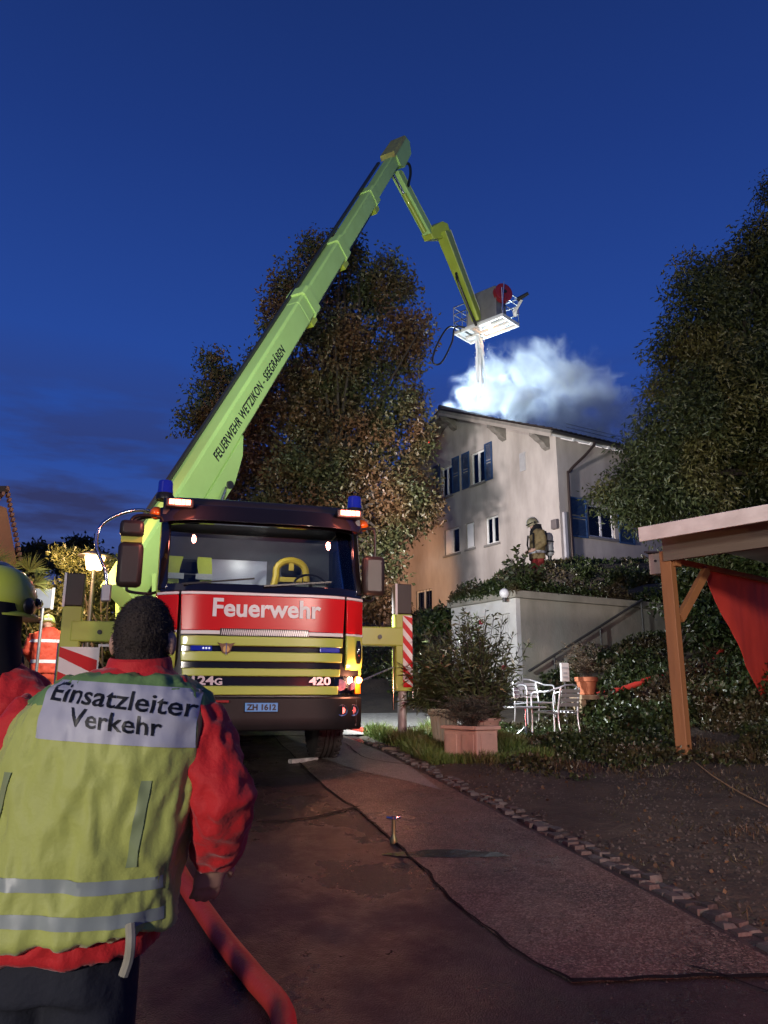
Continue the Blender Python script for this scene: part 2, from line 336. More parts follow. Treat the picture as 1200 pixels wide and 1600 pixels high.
def frame(o, x, y):
    x = Vector(x).normalized(); y = Vector(y).normalized(); z = x.cross(y); m = Matrix((x, y, z)).transposed().to_4x4(); m.translation = Vector(o); return m
def bez(p, n=16):
    """smooth curve through points (Catmull-Rom)"""
    p = [Vector(q) for q in p]; p = [p[0] * 2 - p[1]] + p + [p[-1] * 2 - p[-2]]; out = []
    for i in range(1, len(p) - 2):
        for k in range(n):
            t = k / n; a, b, c, d = p[i - 1:i + 3]
            out.append(.5 * ((2 * b) + (c - a) * t + (2 * a - 5 * b + 4 * c - d) * t * t + (3 * b - a - 3 * c + d) * t ** 3))
    return out + [p[-2]]

# ================================================================== SETTING: ground, road, kerb
def grid_sheet(name, xs, ys, mat, lift=0, mask=None, rough=0):
    X, Y = np.meshgrid(xs, ys, indexing='ij'); Z = Hs(X, Y) + lift
    if lift < 0: Z = Z + .045 * np.clip((kerb_s(X, Y) - .02) / .1, 0, 1)
    if rough: Z = Z + rough * np.array([[noise.noise((x * .9, y * .9, 3)) for y in ys] for x in xs])
    nx, ny = X.shape; idx = np.arange(nx * ny).reshape(nx, ny)
    q = np.stack([idx[:-1, :-1], idx[1:, :-1], idx[1:, 1:], idx[:-1, 1:]], -1).reshape(-1, 4)
    me = bpy.data.meshes.new(name); me.from_pydata(np.stack([X, Y, Z], -1).reshape(-1, 3).tolist(), [], q.tolist()); me.update()
    me.polygons.foreach_set('use_smooth', np.ones(len(me.polygons), bool)); me.materials.append(mat)
    o = bpy.data.objects.new(name, me); COL.objects.link(o); o['kind'] = 'structure'; return o
def warp(a, b, n, k=2.5):
    t = np.linspace(-1, 1, n); return (a + b) / 2 + (b - a) / 2 * np.sign(t) * np.abs(t) ** k
SOIL = M('soil', (.020, .016, .012), .8, col2=(.075, .060, .042), vs=3.2, bump=1.6, bs=16, detail=12)
ground = grid_sheet('ground', np.concatenate([warp(-160, 160, 60, 2.8)[:22], np.linspace(-14, 22, 150), warp(-160, 160, 60, 2.8)[38:]]), np.concatenate([np.linspace(-40, 0, 12)[:-1], np.linspace(0, 30, 150), np.array([34, 40, 48, 60, 80, 110, 160, 240])]), SOIL, -.035, rough=.03)
DARKASP = asphalt('old_asphalt', (.015, .012, .012), (.038, .029, .027), (.10, .085, .08), .62, .22, 110, .25)
PATCHASP = asphalt('coarse_asphalt', (.085, .050, .038), (.026, .019, .016), (.36, .28, .23), .60, .26, 95, .6)
GREYASP = asphalt('pale_asphalt', (.16, .155, .15), (.11, .105, .10), (.3, .3, .29), .6, .4, 80, .5)
def ribbon(name, left, right, mat, lift, nx=10, kind='structure', step=.12):
    """sheet between two polylines (x,y), following the slope"""
    def res(p, n):
        p = np.array(p, float); s = np.concatenate([[0], np.cumsum(np.linalg.norm(np.diff(p, axis=0), axis=1))]); t = np.linspace(0, s[-1], n)
        return np.stack([np.interp(t, s, p[:, 0]), np.interp(t, s, p[:, 1])], 1)
    ln = max(4, int(np.linalg.norm(np.diff(np.array(left, float), axis=0), axis=1).sum() / step)); a, b = res(left, ln), res(right, ln)
    vs = []; fs = []
    for i in range(ln):
        for k in range(nx + 1):
            q = a[i] + (b[i] - a[i]) * k / nx; vs.append((q[0], q[1], float(roadz(q[1])) + lift))
    for i in range(ln - 1):
        for k in range(nx): j = i * (nx + 1) + k; fs.append((j, j + 1, j + nx + 2, j + nx + 1))
    me = bpy.data.meshes.new(name); me.from_pydata(vs, [], fs); me.update(); me.polygons.foreach_set('use_smooth', np.ones(len(fs), bool)); me.materials.append(mat)
    o = bpy.data.objects.new(name, me); COL.objects.link(o)
    if kind: o['kind'] = kind
    return o
def kp(s, off=0):   # point on the kerb line: s metres from KA towards the camera, off to its right
    p = KA + kd * s + np.array([-kd[1], kd[0]]) * off; return (float(p[0]), float(p[1]))
road = ribbon('road', [(-8.5, -4), (-6.6, 4), (-6, 14), (-7, 24)], [kp(14.5), kp(6), kp(0), kp(-14)], DARKASP, 0, nx=30)
# the newer coarse strip right of the seam, a grey older piece beside the pad
seam_px = [(425, 1150), (470, 1195), (520, 1240), (560, 1268), (608, 1310), (660, 1357), (700, 1402), (745, 1440), (820, 1495), (893, 1537)]
def gpt(px, py):
    r = ray(px, py); y = 1.0
    for _ in range(60): y = (float(roadz(y)) - CZ) / (r.z / r.y) if False else y + (CZ + r.z / r.y * y - float(roadz(y))) * 2.0 if y < 60 else y
    return (r.x / r.y * y, y)
def gfind(px, py):
    r = ray(px, py); lo, hi = .5, 60
    for _ in range(50):
        m = (lo + hi) / 2
        if CZ + r.z / r.y * m > float(roadz(m)): lo = m
        else: hi = m
    return (r.x / r.y * m, m)
seam = [gfind(*p) for p in seam_px]
endx = gfind(1180, 1504)
strip = ribbon('coarse_road_strip', [(s[0], s[1]) for s in seam], [kp(-2.2, -.14), kp(0, -.14), kp(1.5, -.14), kp(3, -.14), kp(4.5, -.14), kp(6.05, -.14)], PATCHASP, .004, nx=14)
ribbon('pale_road_strip', [gfind(*p) for p in ((440, 1148), (500, 1184), (560, 1205), (640, 1222), (690, 1236))], [kp(-1.8, -.16), kp(-.8, -.16), kp(0, -.16), kp(.4, -.16), kp(.8, -.16)], GREYASP, .008, nx=8)
TAR = M('tar_seam', (.008, .008, .009), .75, spec=.15, bump=.3, bs=40)
def crack(pts, wd, lift=.012, name='tar_seam'):
    mb = MB(); pts = [Vector((p[0], p[1], 0)) for p in pts]; pts = bez(pts, 8); n = len(pts); vs = []
    for i, p in enumerate(pts):
        d = (pts[min(i + 1, n - 1)] - pts[max(i - 1, 0)]).normalized(); s = Vector((-d.y, d.x, 0)); j = .012 * noise.noise(p * 6); ww = wd * (.6 + .8 * abs(noise.noise(p * 3 + Vector((5, 5, 5)))))
        for k in (-1, 1): q = p + s * (j * 2 + k * ww / 2); vs.append((q.x, q.y, float(roadz(q.y)) + lift))
    mb.add(vs, [(2 * i, 2 * i + 1, 2 * i + 3, 2 * i + 2) for i in range(n - 1)]); return mb.build(name, TAR, kind='structure')
crack(seam, .02); ke_ = kp(6.05, -.14)
crack([(seam[-1][0] + (ke_[0] - seam[-1][0]) * t, seam[-1][1] + (ke_[1] - seam[-1][1]) * t) for t in (0, .25, .5, .75, 1.0)], .045)
crack([gfind(1080, 1512), gfind(1140, 1530), gfind(1220, 1560)], .02)
crack([gfind(400, 1286), gfind(480, 1280), gfind(560, 1262)], .05)
crack([gfind(540, 1163), gfind(570, 1185), gfind(640, 1196)], .014, .014)
# kerb of two rows of setts, every stone its own piece
KST = [M('kerb_stone', (.085, .076, .070), .6, var=.2, vs=14, bump=.5, bs=40), M('kerb_stone_red', (.075, .055, .048), .6, var=.2, vs=14, bump=.5, bs=40), M('kerb_stone_dark', (.042, .038, .036), .5, var=.2, vs=14, bump=.5, bs=40)]
kerb = tag(bpy.data.objects.new('kerb', None), kind='structure'); COL.objects.link(kerb)
stones = []
for q in range(9):
    mb = MB(); rings = []
    for z, sc_ in ((-.06, 1), (.035, 1), (.055, .86)):
        rings.append([(sc_ * sx * (.044 + random.uniform(-.006, .006)), sc_ * sy * (.055 + random.uniform(-.008, .008)), z + random.uniform(-.004, .004)) for sx, sy in ((-1, -1), (0, -1.05), (1, -1), (1, 1), (0, 1.04), (-1, 1))])
    mb.loft(rings); o = mb.build('sett', KST[q % 3], kerb, smooth=True); stones.append(o)
used_ = set(); s_ = -1.3
while s_ < 9.3:
    for row in (0, 1):
        o = random.choice(stones)
        if o.name in used_: c = o.copy(); COL.objects.link(c); c.parent = kerb
        else: c = o; used_.add(o.name)
        p = kp(s_ + random.uniform(-.01, .01) + row * .07, -.05 + row * .105 + random.uniform(-.012, .012)); c.location = (p[0], p[1], float(roadz(p[1])) + random.uniform(-.02, .012) - row * .012 - .034 - .012 * noise.noise((s_ * 1.5, row, 0)))
        c.rotation_euler = (random.uniform(-.09, .09), random.uniform(-.09, .09), math.atan2(kd[1], kd[0]) + math.pi / 2 + random.uniform(-.12, .12))
    s_ += .104 + random.uniform(-.004, .01)
for o in stones:
    if o.name not in used_: bpy.data.objects.remove(o)
# paved pull-in beyond the outrigger
ribbon('paved_yard', [(-3.5, 11.6), (-3.5, 15)], [(1.6, 12.1), (1.9, 15.5)], asphalt('paving', (.24, .24, .22), (.15, .15, .14), (.4, .4, .38), .6, .45, 28, .6), .02, nx=12)
# flat stone ledge and low wall left of the seam (beneath the cab)
led = thing('kerb_block', 'low white painted kerb block lying at the seam under the truck cab', 'kerb block', (*gfind(474, 1190), float(roadz(gfind(474, 1190)[1]))), R(-42))
MB().box((0, 0, .015), (.08, .42, .05)).build('block', M('chipped_white', (.5, .5, .48), .6, col2=(.12, .12, .12), vs=9, bump=.4), led, bevel=.01)

# ================================================================== HOUSE
HX, HY = 6.354, 27.0
STUCCO = M('stucco', (.48, .44, .41), .9, col2=(.17, .15, .135), vs=.8, bump=.25, bs=45, detail=9, stretch=(1, 1, .35))
STUC2 = M('stucco_shade_side', (.50, .46, .44), .85, col2=(.34, .31, .29), vs=.5, bump=.25, bs=45, detail=9, stretch=(1, 1, .35))
BLUE = M('blue_shutter', (.022, .062, .16), .55, var=.15, vs=3)
FRAMEW = M('window_frame', (.72, .72, .72), .45, var=.05)
SILL = M('stone_sill', (.20, .19, .18), .8)
DIMROOM = M('dim_room', (.03, .03, .034), .9)
WOODD = M('dark_wood', (.075, .060, .048), .7, var=.25, vs=3, stretch=(1, 1, .3))
WOODG = M('grey_wood', (.20, .185, .165), .75, var=.25, vs=4)
TILE = M('roof_tile', (.055, .040, .036), .5, var=.2, vs=5)
house = thing('house', 'pale stucco house with blue shutters and smoke rising from its tiled roof', 'house', (HX, HY, 0), R(31))
YR, ZR, SL = 6.2, 13.9, .44
hw = MB(); top = lambda y: ZR - .26 - SL * abs(y - YR)
hw.prism([(0, 2.6), (2 * YR, 2.6), (2 * YR, top(2 * YR)), (YR, top(YR)), (0, top(0))], (0, 1, 0), (0, 0, 1), (0, 0, 0), (1, 0, 0), 11)
wall = hw.build('wall', STUCCO, house)
GW = [(6.52, 7.3, 10.15, 11.5, 2, 0), (4.2, 5.12, 10.2, 11.6, 2, 0), (6.08, 7.16, 7.5, 8.63, 2, 1), (5.03, 5.6, 7.54, 8.63, 1, 1), (3.45, 4.28, 7.49, 8.61, 2, 0), (8.2, 9.5, 4.95, 6.2, 2, 0)]
EW = [(1.42, 2.78, 7.26, 8.5, 2), (7.2, 8.5, 7.26, 8.5, 2)]
cut = MB()
for a, b, z0, z1, *_ in GW: cut.mm((-.5, a, z0), (.24, b, z1))
for a, b, z0, z1, _ in EW: cut.mm((a, -.5, z0), (b, .24, z1))
cutter = cut.build('cutter', None); cutter.parent = house
bo = wall.modifiers.new('b', 'BOOLEAN'); bo.object = cutter; bo.solver = 'EXACT'; modmesh(wall); bpy.data.objects.remove(cutter)
def window(par, ax, a, b, z0, z1, lights=2, panel=0, bars=False):
    """ax 'g': in the gable (x=0 plane), 'e': in the eave wall (y=0 plane)"""
    def P(u, d, z): return (d, u, z) if ax == 'g' else (u, d, z)
    mb = MB(); t = .07; d0, d1 = .07, .14
    mb.mm(P(a + .002, d0, z0 + .002), P(a + t, d1, z1 - .002)); mb.mm(P(b - t, d0, z0 + .002), P(b - .002, d1, z1 - .002))
    mb.mm(P(a + t, d0, z0 + .002), P(b - t, d1, z0 + t)); mb.mm(P(a + t, d0, z1 - t), P(b - t, d1, z1 - .002))
    if lights == 2: m_ = (a + b) / 2; mb.mm(P(m_ - .045, d0 - .012, z0 + t), P(m_ + .045, d1, z1 - t))
    fr = mb.build('window', FRAMEW, par, bevel=.004)
    n = lights; xs = [a + t + (b - a - 2 * t) * k / n for k in range(n + 1)]
    for k in range(n):
        if panel and k == n - 1: MB().mm(P(xs[k] + .03, .03, z0 + t), P(xs[k + 1], .05, z1 - t)).build('inner_shutter', FRAMEW, fr)
        else:
            MB().mm(P(xs[k], .10, z0 + t), P(xs[k + 1], .108, z1 - t)).build('pane', GLASS, fr)
    MB().mm(P(a + .01, .20, z0 + .01), P(b - .01, .235, z1 - .01)).build('room_dark', DIMROOM, fr)  # dark sheet standing for the unlit room behind the panes
    if ax == 'g' or z0 > 7: MB().mm(P(a - .08, -.07, z0 - .09), P(b + .08, .06, z0 - .001)).build('sill', SILL, fr, bevel=.008)
    return fr
for a, b, z0, z1, n, pn in GW: wn = window(house, 'g', a, b, z0, z1, n, pn)
for k in range(5): MB().cyl((-.03, 8.35 + .25 * k, 4.95), (-.03, 8.35 + .25 * k, 6.2), .012, n=6).build('bar', DKSTEEL, wn)
for a, b, z0, z1, n in EW: window(house, 'e', a, b, z0, z1, n)
def shutter(ax, a, b, z0, z1):
    def P(u, d, z): return (d, u, z) if ax == 'g' else (u, d, z)
    mb = MB(); t = .06
    mb.mm(P(a, -.07, z0), P(a + t, -.025, z1)); mb.mm(P(b - t, -.07, z0), P(b, -.025, z1)); mb.mm(P(a + t, -.07, z0), P(b - t, -.025, z0 + t)); mb.mm(P(a + t, -.07, z1 - t), P(b - t, -.025, z1)); mb.mm(P(a + t, -.07, (z0 + z1) / 2 - .03), P(b - t, -.025, (z0 + z1) / 2 + .03))
    s = mb.build('shutter', BLUE, house); sl = MB(); z = z0 + t + .02
    while z < z1 - t - .03:
        if abs(z + .02 - (z0 + z1) / 2) > .06:
            c = P((a + b) / 2, -.045, z + .02); sl.box(c, P(b - a - 2 * t, .012, .05) if ax == 'e' else (.012, b - a - 2 * t, .05), Matrix.Rotation(R(35) * (1 if ax == 'g' else -1), 3, 'Y' if ax == 'g' else 'X'))
        z += .05
    sl.build('louvres', BLUE, s, kind='stuff')
for a in ((7.36, 7.9), (5.93, 6.43), (5.2, 5.72), (3.66, 4.14)): shutter('g', a[0], a[1], 10.15, 11.75)
shutter('e', .47, 1.30, 7.15, 8.64); shutter('e', 2.95, 3.78, 7.15, 8.64)
v = MB().mm((-.03, 1.68, 10.02), (.01, 2.02, 10.76)).build('wall_vent', M('vent_grey', (.36, .36, .37), .6), house, bevel=.005)
for k in range(9): MB().mm((-.042, 1.71, 10.07 + k * .075), (-.03, 1.99, 10.11 + k * .075)).build('slat', MATS['vent_grey'], v)
# roof: slabs, tiles, purlins, rafters, gutter
roof = MB()
for sgn in (-1, 1):
    y1 = YR + sgn * (YR + .62); z1 = ZR - SL * (YR + .62)
    vs = [(-.82, YR, ZR - .10), (11.8, YR, ZR - .10), (11.8, y1, z1 - .10), (-.82, y1, z1 - .10)]; lo = [(x, y, z - .13) for x, y, z in vs]
    roof.add(vs + lo, [(0, 1, 2, 3), (7, 6, 5, 4), (0, 4, 5, 1), (1, 5, 6, 2), (2, 6, 7, 3), (3, 7, 4, 0)])
rf = roof.build('roof', WOODG, house)
tm = MB(); n = 8
tm.loft([[(.0 + .24 * k / n - .12, y, .022 * math.sin(math.pi * 2 * k / n) + (.03 if y < -.1 else 0)) for k in range(n + 1)] + [(.12 - .24 * k / n, y, .022 * math.sin(math.pi * 2 * (n - k) / n) - .022 + (.03 if y < -.1 else 0)) for k in range(n + 1)] for y in (-.21, .21)])
t0 = tm.build('roof_tile', TILE, rf, smooth=True); first = True
ang = math.atan(SL)
def put_tile(x, y, sgn):
    global first
    o = t0 if first else t0.copy()
    if not first: COL.objects.link(o); o.parent = rf
    first = False
    o.location = (x, y, ZR - SL * abs(y - YR) - .045); o.rotation_euler = (-sgn * ang if sgn > 0 else ang, 0, 0 if sgn < 0 else 0)
    if sgn > 0: o.rotation_euler = (ang, 0, math.pi)
for k in range(17): put_tile(-.74, YR - .25 - k * .40, -1); put_tile(-.74, YR + .25 + k * .40, 1)
for k in range(17): put_tile(-.50, YR - .25 - k * .40, -1)
for j in range(2):
    for k in range(51): put_tile(-.26 + .24 * k, YR - .25 - (16 - j) * .40, -1)
tb = MB()   # remaining field of tiles
for sgn in (-1, 1):
    for k in range(17):
        if sgn == -1 and k >= 15: continue
        y = YR + sgn * (.25 + .40 * k); x0 = -.38 if sgn == -1 else -.62; pts = []
        nx = 200; X = np.linspace(x0, 11.7, nx)
        for dy, dz in ((-.21, .03), (.21, 0)):
            yy = y - sgn * dy * -1 if sgn == 1 else y + dy
            yy = y + (dy if sgn < 0 else -dy); pts.append([(x, yy, ZR - SL * abs(yy - YR) - .045 + dz - .0 + .022 * math.sin((x - x0) / .24 * 2 * math.pi)) for x in X])
        tb.loft(pts, caps=False, close=False)
tb.build('tile_field', TILE, rf, kind='stuff')
MB().tube([(-.84, YR, ZR + .02), (11.8, YR, ZR + .02)], .12, 12).build('ridge_cap', TILE, rf, smooth=True)
for y in (.45, 2.9, YR, 9.4):   # purlin heads with stepped corbels
    zt = ZR - .24 - SL * abs(y - YR)
    MB().prism([(0, 0), (-.78, 0), (-.78, -.14), (-.62, -.20), (-.50, -.30), (-.32, -.36), (-.2, -.52), (0, -.60)], (1, 0, 0), (0, 0, 1), (0, y - .13, zt - .06), (0, 1, 0), .26).build('corbel', WOODG, house, bevel=.01)
for sgn in (-1, 1):             # pale barge boards
    y1 = YR + sgn * (YR + .6); MB().bar((-.80, YR + sgn * .03, ZR - .26), (-.80, y1, ZR - SL * abs(y1 - YR) - .26), .035, .20).build('barge_board', M('barge', (.30, .27, .24), .7), house)
for k in range(13): MB().bar((.3 + k * .9, .0, top(0) - .02), (.3 + k * .9, -.6, top(0) - .02 - SL * .6), .10, .12).build('rafter', FRAMEW if k % 1 == 0 else WOODG, house)
MB().mm((-.75, -.58, top(0) - .30), (11.7, -.55, top(0) - .17)).build('eave_board', FRAMEW, house)
gz = ZR - SL * (YR + .66) - .13
gp_ = MB(); gp_.loft([[(x, -.69 + .075 * math.cos(a), gz + .075 * math.sin(a)) for a in np.linspace(math.pi, 2 * math.pi, 9)] + [(x, -.69 + .068 * math.cos(a), gz + .068 * math.sin(a)) for a in np.linspace(2 * math.pi, math.pi, 9)] for x in (-.85, 11.8)])
gp_.build('gutter', DKSTEEL, house, smooth=True)
MB().tube(bez([(1.3, -.69, gz - .05), (1.22, -.66, gz - .22), (.95, -.45, gz - .6), (.50, -.13, gz - 1.15), (.42, -.10, gz - 1.6), (.42, -.10, 5.6)], 8), .052, 10).build('downpipe', M('copper_brown', (.05, .035, .03), .4, metal=.5), house, smooth=True)
gr = MB()                        # snow guard above the eave
for z in (.16, .30): gr.tube([(.6, .0, top(0) + .28 + z), (11.2, .0, top(0) + .28 + z)], .014, 6)
sg = gr.build('snow_guard', STEEL, rf)
for k in range(12): MB().bar((.7 + k * .95, .0, top(0) + .2), (.7 + k * .95, .0, top(0) + .62), .03, .03).build('post', STEEL, sg)
MB().mm((.12, -.10, 5.7), (.24, -.0, 8.0)).build('cable_duct', M('duct', (.4, .4, .42), .5), house)
mbx = MB().mm((-.16, .05, 7.4), (-.005, .33, 7.75)).build('meter_box', M('box_dark', (.14, .12, .12), .5), house, bevel=.02)
# lamp-red glow point under the gable is a small red alarm light
MB().sph((-.5, 7.6, ZR - 1.1), .06, 10, 6).build('alarm_light', M('red_glow', (.6, .02, .02), .3, emit=(1, .05, .04), es=4), house)

# ================================================================== GARAGE
CONC = M('stained_concrete', (.34, .32, .27), .9, col2=(.12, .115, .085), vs=1.3, bump=.35, bs=26, detail=9, stretch=(1, 1, .5))
gar = thing('garage', 'low concrete garage with white ribbed door, plants growing over its flat roof', 'garage', (2.742, 16.0, 0), R(31))
GWHT = M('garage_white', (.62, .62, .60), .6, var=.12, vs=3, col2=(.42, .41, .37))
MB().mm((.12, .001, 1.0), (6.2, .20, 3.52)).build('side_wall', CONC, gar, bevel=.01)
gwm = MB(); gwm.mm((0, 0, 1.0), (.118, .20, 3.52)); gwm.mm((0, 2.0, 1.0), (.118, 2.28, 3.52)); gwm.mm((0, .20, 3.22), (.118, 2.0, 3.52))
gwm.build('front_wall', GWHT, gar)
MB().mm((.13, 2.05, 1.0), (6.2, 2.27, 3.52)).build('far_side_wall', CONC, gar); MB().mm((6.0, .21, 1.0), (6.19, 2.04, 3.52)).build('back_wall', CONC, gar)
MB().mm((-.07, -.07, 3.524), (6.3, 2.36, 3.68)).build('roof_slab', CONC, gar, bevel=.015)
MB().mm((.15, .1, 3.684), (6.1, 2.2, 3.76)).build('roof_soil', SOIL, gar)
dr = MB().mm((.05, .21, 1.2), (.075, 1.99, 3.215)).build('garage_door', GWHT, gar)
for k in range(22): MB().mm((.025, .235 + k * .08, 1.22), (.05, .285 + k * .08, 3.19)).build('rib', GWHT, dr)
gl = MB(); gl.sph((-.16, .16, 3.62), .105, 18, 12); g1 = gl.build('globe_lamp', M('opal_glass', (.75, .76, .78), .25), gar, smooth=True)
MB().cyl((-.16, .16, 3.44), (-.16, .16, 3.53), .045).build('lamp_base', DKSTEEL, g1)
hr_ = thing('handrail', 'dark slanting handrail pole running up along the garage side wall', 'handrail', (2.742, 16.0, 0), R(31))
MB().tube([(.18, -.12, 2.02), (3.72, -.12, 3.70)], .028, 8).build('rail', M('rail_dark', (.05, .047, .045), .5), hr_, smooth=True)
for x in (.9, 2.3, 3.68): MB().cyl((x, -.12, 1.35 + .45 * x * .5), (x, -.12, 2.02 + (x - .18) * .4746), .02, n=8).build('post', MATS['rail_dark'], hr_)

# ================================================================== CARPORT
PINE = M('weathered_pine', (.36, .17, .065), .6, col2=(.18, .085, .035), vs=3, bump=.3, bs=30, stretch=(1, 1, .12), detail=7)
PINEG = M('grey_plank', (.17, .145, .12), .7, col2=(.09, .075, .062), vs=3, bump=.3, bs=30, stretch=(.12, 1, 1))
FASC = M('pale_fascia', (.82, .78, .74), .55, col2=(.48, .43, .40), vs=5, bump=.1, stretch=(.6, 1, 1))
CA = at(997, 828, 9.3); cp_ = thing('carport', 'wooden carport corner with thick square post and pale roof edge', 'carport', (CA.x, CA.y, 0), R(-49.5))
zc = CA.z
MB().mm((0, 0, zc - .15), (5, .035, zc + .03)).build('fascia', FASC, cp_, bevel=.005)
MB().mm((0, .037, zc - .02), (5, 4.5, zc + .02)).build('roof_deck', PINEG, cp_)
for k in range(9): MB().mm((.0 + .56 * k, .04, zc + .022), (.55 + .56 * k, 4.5, zc + .034)).build('roof_sheet', M('sheet_metal', (.3, .3, .3), .5, metal=.4), cp_)
MB().mm((.02, .50, zc - .34), (5, .58, zc - .04)).build('beam', PINEG, cp_, bevel=.006)
MB().mm((.0, .60, zc - .40), (.14, .72, zc - .03)).build('post_head', PINE, cp_)
pz = H(CA.x + .55, CA.y + .45) - .1
MB().box((.02, .60, (pz + zc - .2) / 2), (.145, .145, zc - .2 - pz), Matrix.Rotation(R(6), 3, 'Z')).build('post', PINE, cp_, bevel=.008)
MB().mm((-.02, .74, zc - .33), (.03, 4.4, zc - .26)).build('rail', PINE, cp_, bevel=.004)
MB().bar((.05, .73, zc - 1.05), (.05, 1.55, zc - .34), .07, .12).build('brace', PINE, cp_, bevel=.006)
for q in (1.6, 3.0): MB().mm((q, .05, zc - .16), (q + .08, 4.4, zc - .04)).build('rafter', PINEG, cp_)
MB().box((4.3, .66, (pz + zc - .3) / 2 - .2), (.145, .145, zc - pz)).build('post', PINE, cp_, bevel=.008)
# red tarpaulin hanging from the rail
tn = Vector((math.cos(R(-49.5)), math.sin(R(-49.5)), 0)); tp0 = Vector((CA.x, CA.y, 0)) + tn * -.03
inv = wmat(cp_).inverted()
def tl_(px, py):
    q = inv @ hit(px, py, tp0, tn); return q.y, q.z
ta, tb_, tc_ = tl_(1096, 870), tl_(1200, 1090), tl_(1330, 1330)
tv = []; nu, nv = 50, 60
for i in range(nu + 1):
    f = i / nu; yt = ta[0] + (4.2 - ta[0]) * f; zt = zc - .30
    for j in range(nv + 1):
        h = j / nv; y = yt; zb = zt - (y - ta[0]) * (ta[1] - tb_[1]) / (tb_[0] - ta[0]) - .03; zb = max(zb, pz + .15)
        z = zt + (zb - zt) * h
        dx = .012 * math.sin(y * 9 + z * 2.2) * h + .05 * noise.noise((y * 2.2, z * 1.3, 1)) * (h + .2) + .010 * noise.noise((y * 7, z * 2, 4)); tv.append((-.05 + dx, y, z))
tarp = MB(); tarp.add(tv, [(i * (nv + 1) + j, i * (nv + 1) + j + 1, (i + 1) * (nv + 1) + j + 1, (i + 1) * (nv + 1) + j) for i in range(nu) for j in range(nv)])
tr_ = tarp.build('tarpaulin', M('red_tarp', (.50, .045, .030), .55, var=.12, vs=1.5, bump=.15, bs=8), cp_, smooth=True, world=False); tr_.parent = None; tr_.matrix_world = wmat(cp_)
so = tr_.modifiers.new('thick', 'SOLIDIFY'); so.thickness = .004
tag(tr_, 'red tarpaulin sheet hanging slanted below the carport roof', 'tarpaulin')
nb = thing('nest_box', 'small pale wooden nest box hanging beside the top of the carport post', 'nest box', at(1030, 898, 9.95), R(-40))
MB().mm((-.09, -.09, 0), (.09, .09, .27)).build('box', M('pale_wood', (.42, .38, .34), .7, var=.2, vs=8), nb, bevel=.006)
MB().bar((-.13, 0, .30), (.13, 0, .27), .24, .02).build('roof', DKSTEEL, nb); MB().cyl((0, -.098, .17), (0, -.088, .17), .018).build('entrance_hole', BLACK, nb); MB().bar((.09, 0, .22), (.28, .05, .30), .03, .03).build('bracket', PINE, nb)

# ================================================================== FIRE TRUCK (x across, y back from the bumper, z up from the wheels' ground)
TO = Vector((-1.30, 8.25, .79))
truck = thing('fire_truck', 'red and lime fire truck with raised hydraulic boom standing across the road', 'fire truck', TO, R(16))
C0 = .03
def vf(u, h): return .24 * abs((u - C0) / 1.13) ** 5 + (max(0, h - 1.84) * .36) - (.04 if h < .74 else 0)
def panel(name, mat, u0, u1, h0, h1, off=.0, th=.03, parent=truck, taper=0, n=16, bevel=.006, nh=1, fn=vf):
    """strip hugging the curved cab front; taper: metres the bottom edge is narrower at each side"""
    O = []; I = []
    for j in range(nh + 1):
        h = h0 + (h1 - h0) * j / nh; tp = taper * (1 - j / nh); a = []; b = []
        for i in range(n + 1):
            u = (u0 + tp) + (u1 - tp - u0 - tp) * i / n; a.append((u, fn(u, h) - off, h)); b.append((u, fn(u, h) - off + th, h))
        O.append(a); I.append(b)
    mb = MB(); rings = [O[j] + I[j][::-1] for j in range(nh + 1)]; mb.loft(rings, caps=True); 
    # quads for caps instead of an n-gon
    cap = mb.f[-2:]; mb.f = mb.f[:-2]; m = 2 * (n + 1)
    for base, fl in ((0, False), (nh * m, True)):
        for i in range(n): q = (base + i, base + i + 1, base + m - 2 - i, base + m - 1 - i); mb.f.append(q if fl else q[::-1])
    return mb.build(name, mat, parent, smooth=True, bevel=bevel)
# inner dark core behind the front panels, floor, cab sides
panel('front_core', BLACK, -1.06, 1.12, .60, 1.86, -.035, .12, nh=4)
panel('front_panel', RED, C0 - .885, C0 + .885, 1.405, 1.775, .03, .03, taper=.02, nh=2)
panel('panel_edge', WHITE, C0 - .885, C0 + .885, 1.778, 1.808, .028, .03); panel('panel_edge', WHITE, C0 - .865, C0 + .865, 1.362, 1.402, .028, .03)
mesh_ = panel('mesh_grille', BLACK, -.44, .50, 1.345, 1.425, .036, .01)
zz = MB()
for k in range(46):
    u = -.425 + k * .02; zz.bar((u, vf(u, 1.38) - .040, 1.352), (u + .01, vf(u, 1.38) - .040, 1.418), .005, .006, up=(0, 1, 0)); zz.bar((u + .01, vf(u, 1.38) - .040, 1.418), (u + .02, vf(u, 1.38) - .040, 1.352), .005, .006, up=(0, 1, 0))
zz.build('mesh_wire', SILVERL, mesh_, kind='stuff')
for a, b, k in ((1.245, 1.345, 0), (1.085, 1.185, .008), (.935, 1.015, .03), (.745, .835, .05)):
    panel('grille_slat', LIME, C0 - .865 + k, C0 + .865 - k, a, b, .035, .05, taper=.006, bevel=.010)
for a, b in ((1.19, 1.24), (1.02, 1.08), (.84, .93)): panel('grille_recess', BLACKG, C0 - .84, C0 + .84, a, b, -.02, .03, bevel=0)
cornl = []
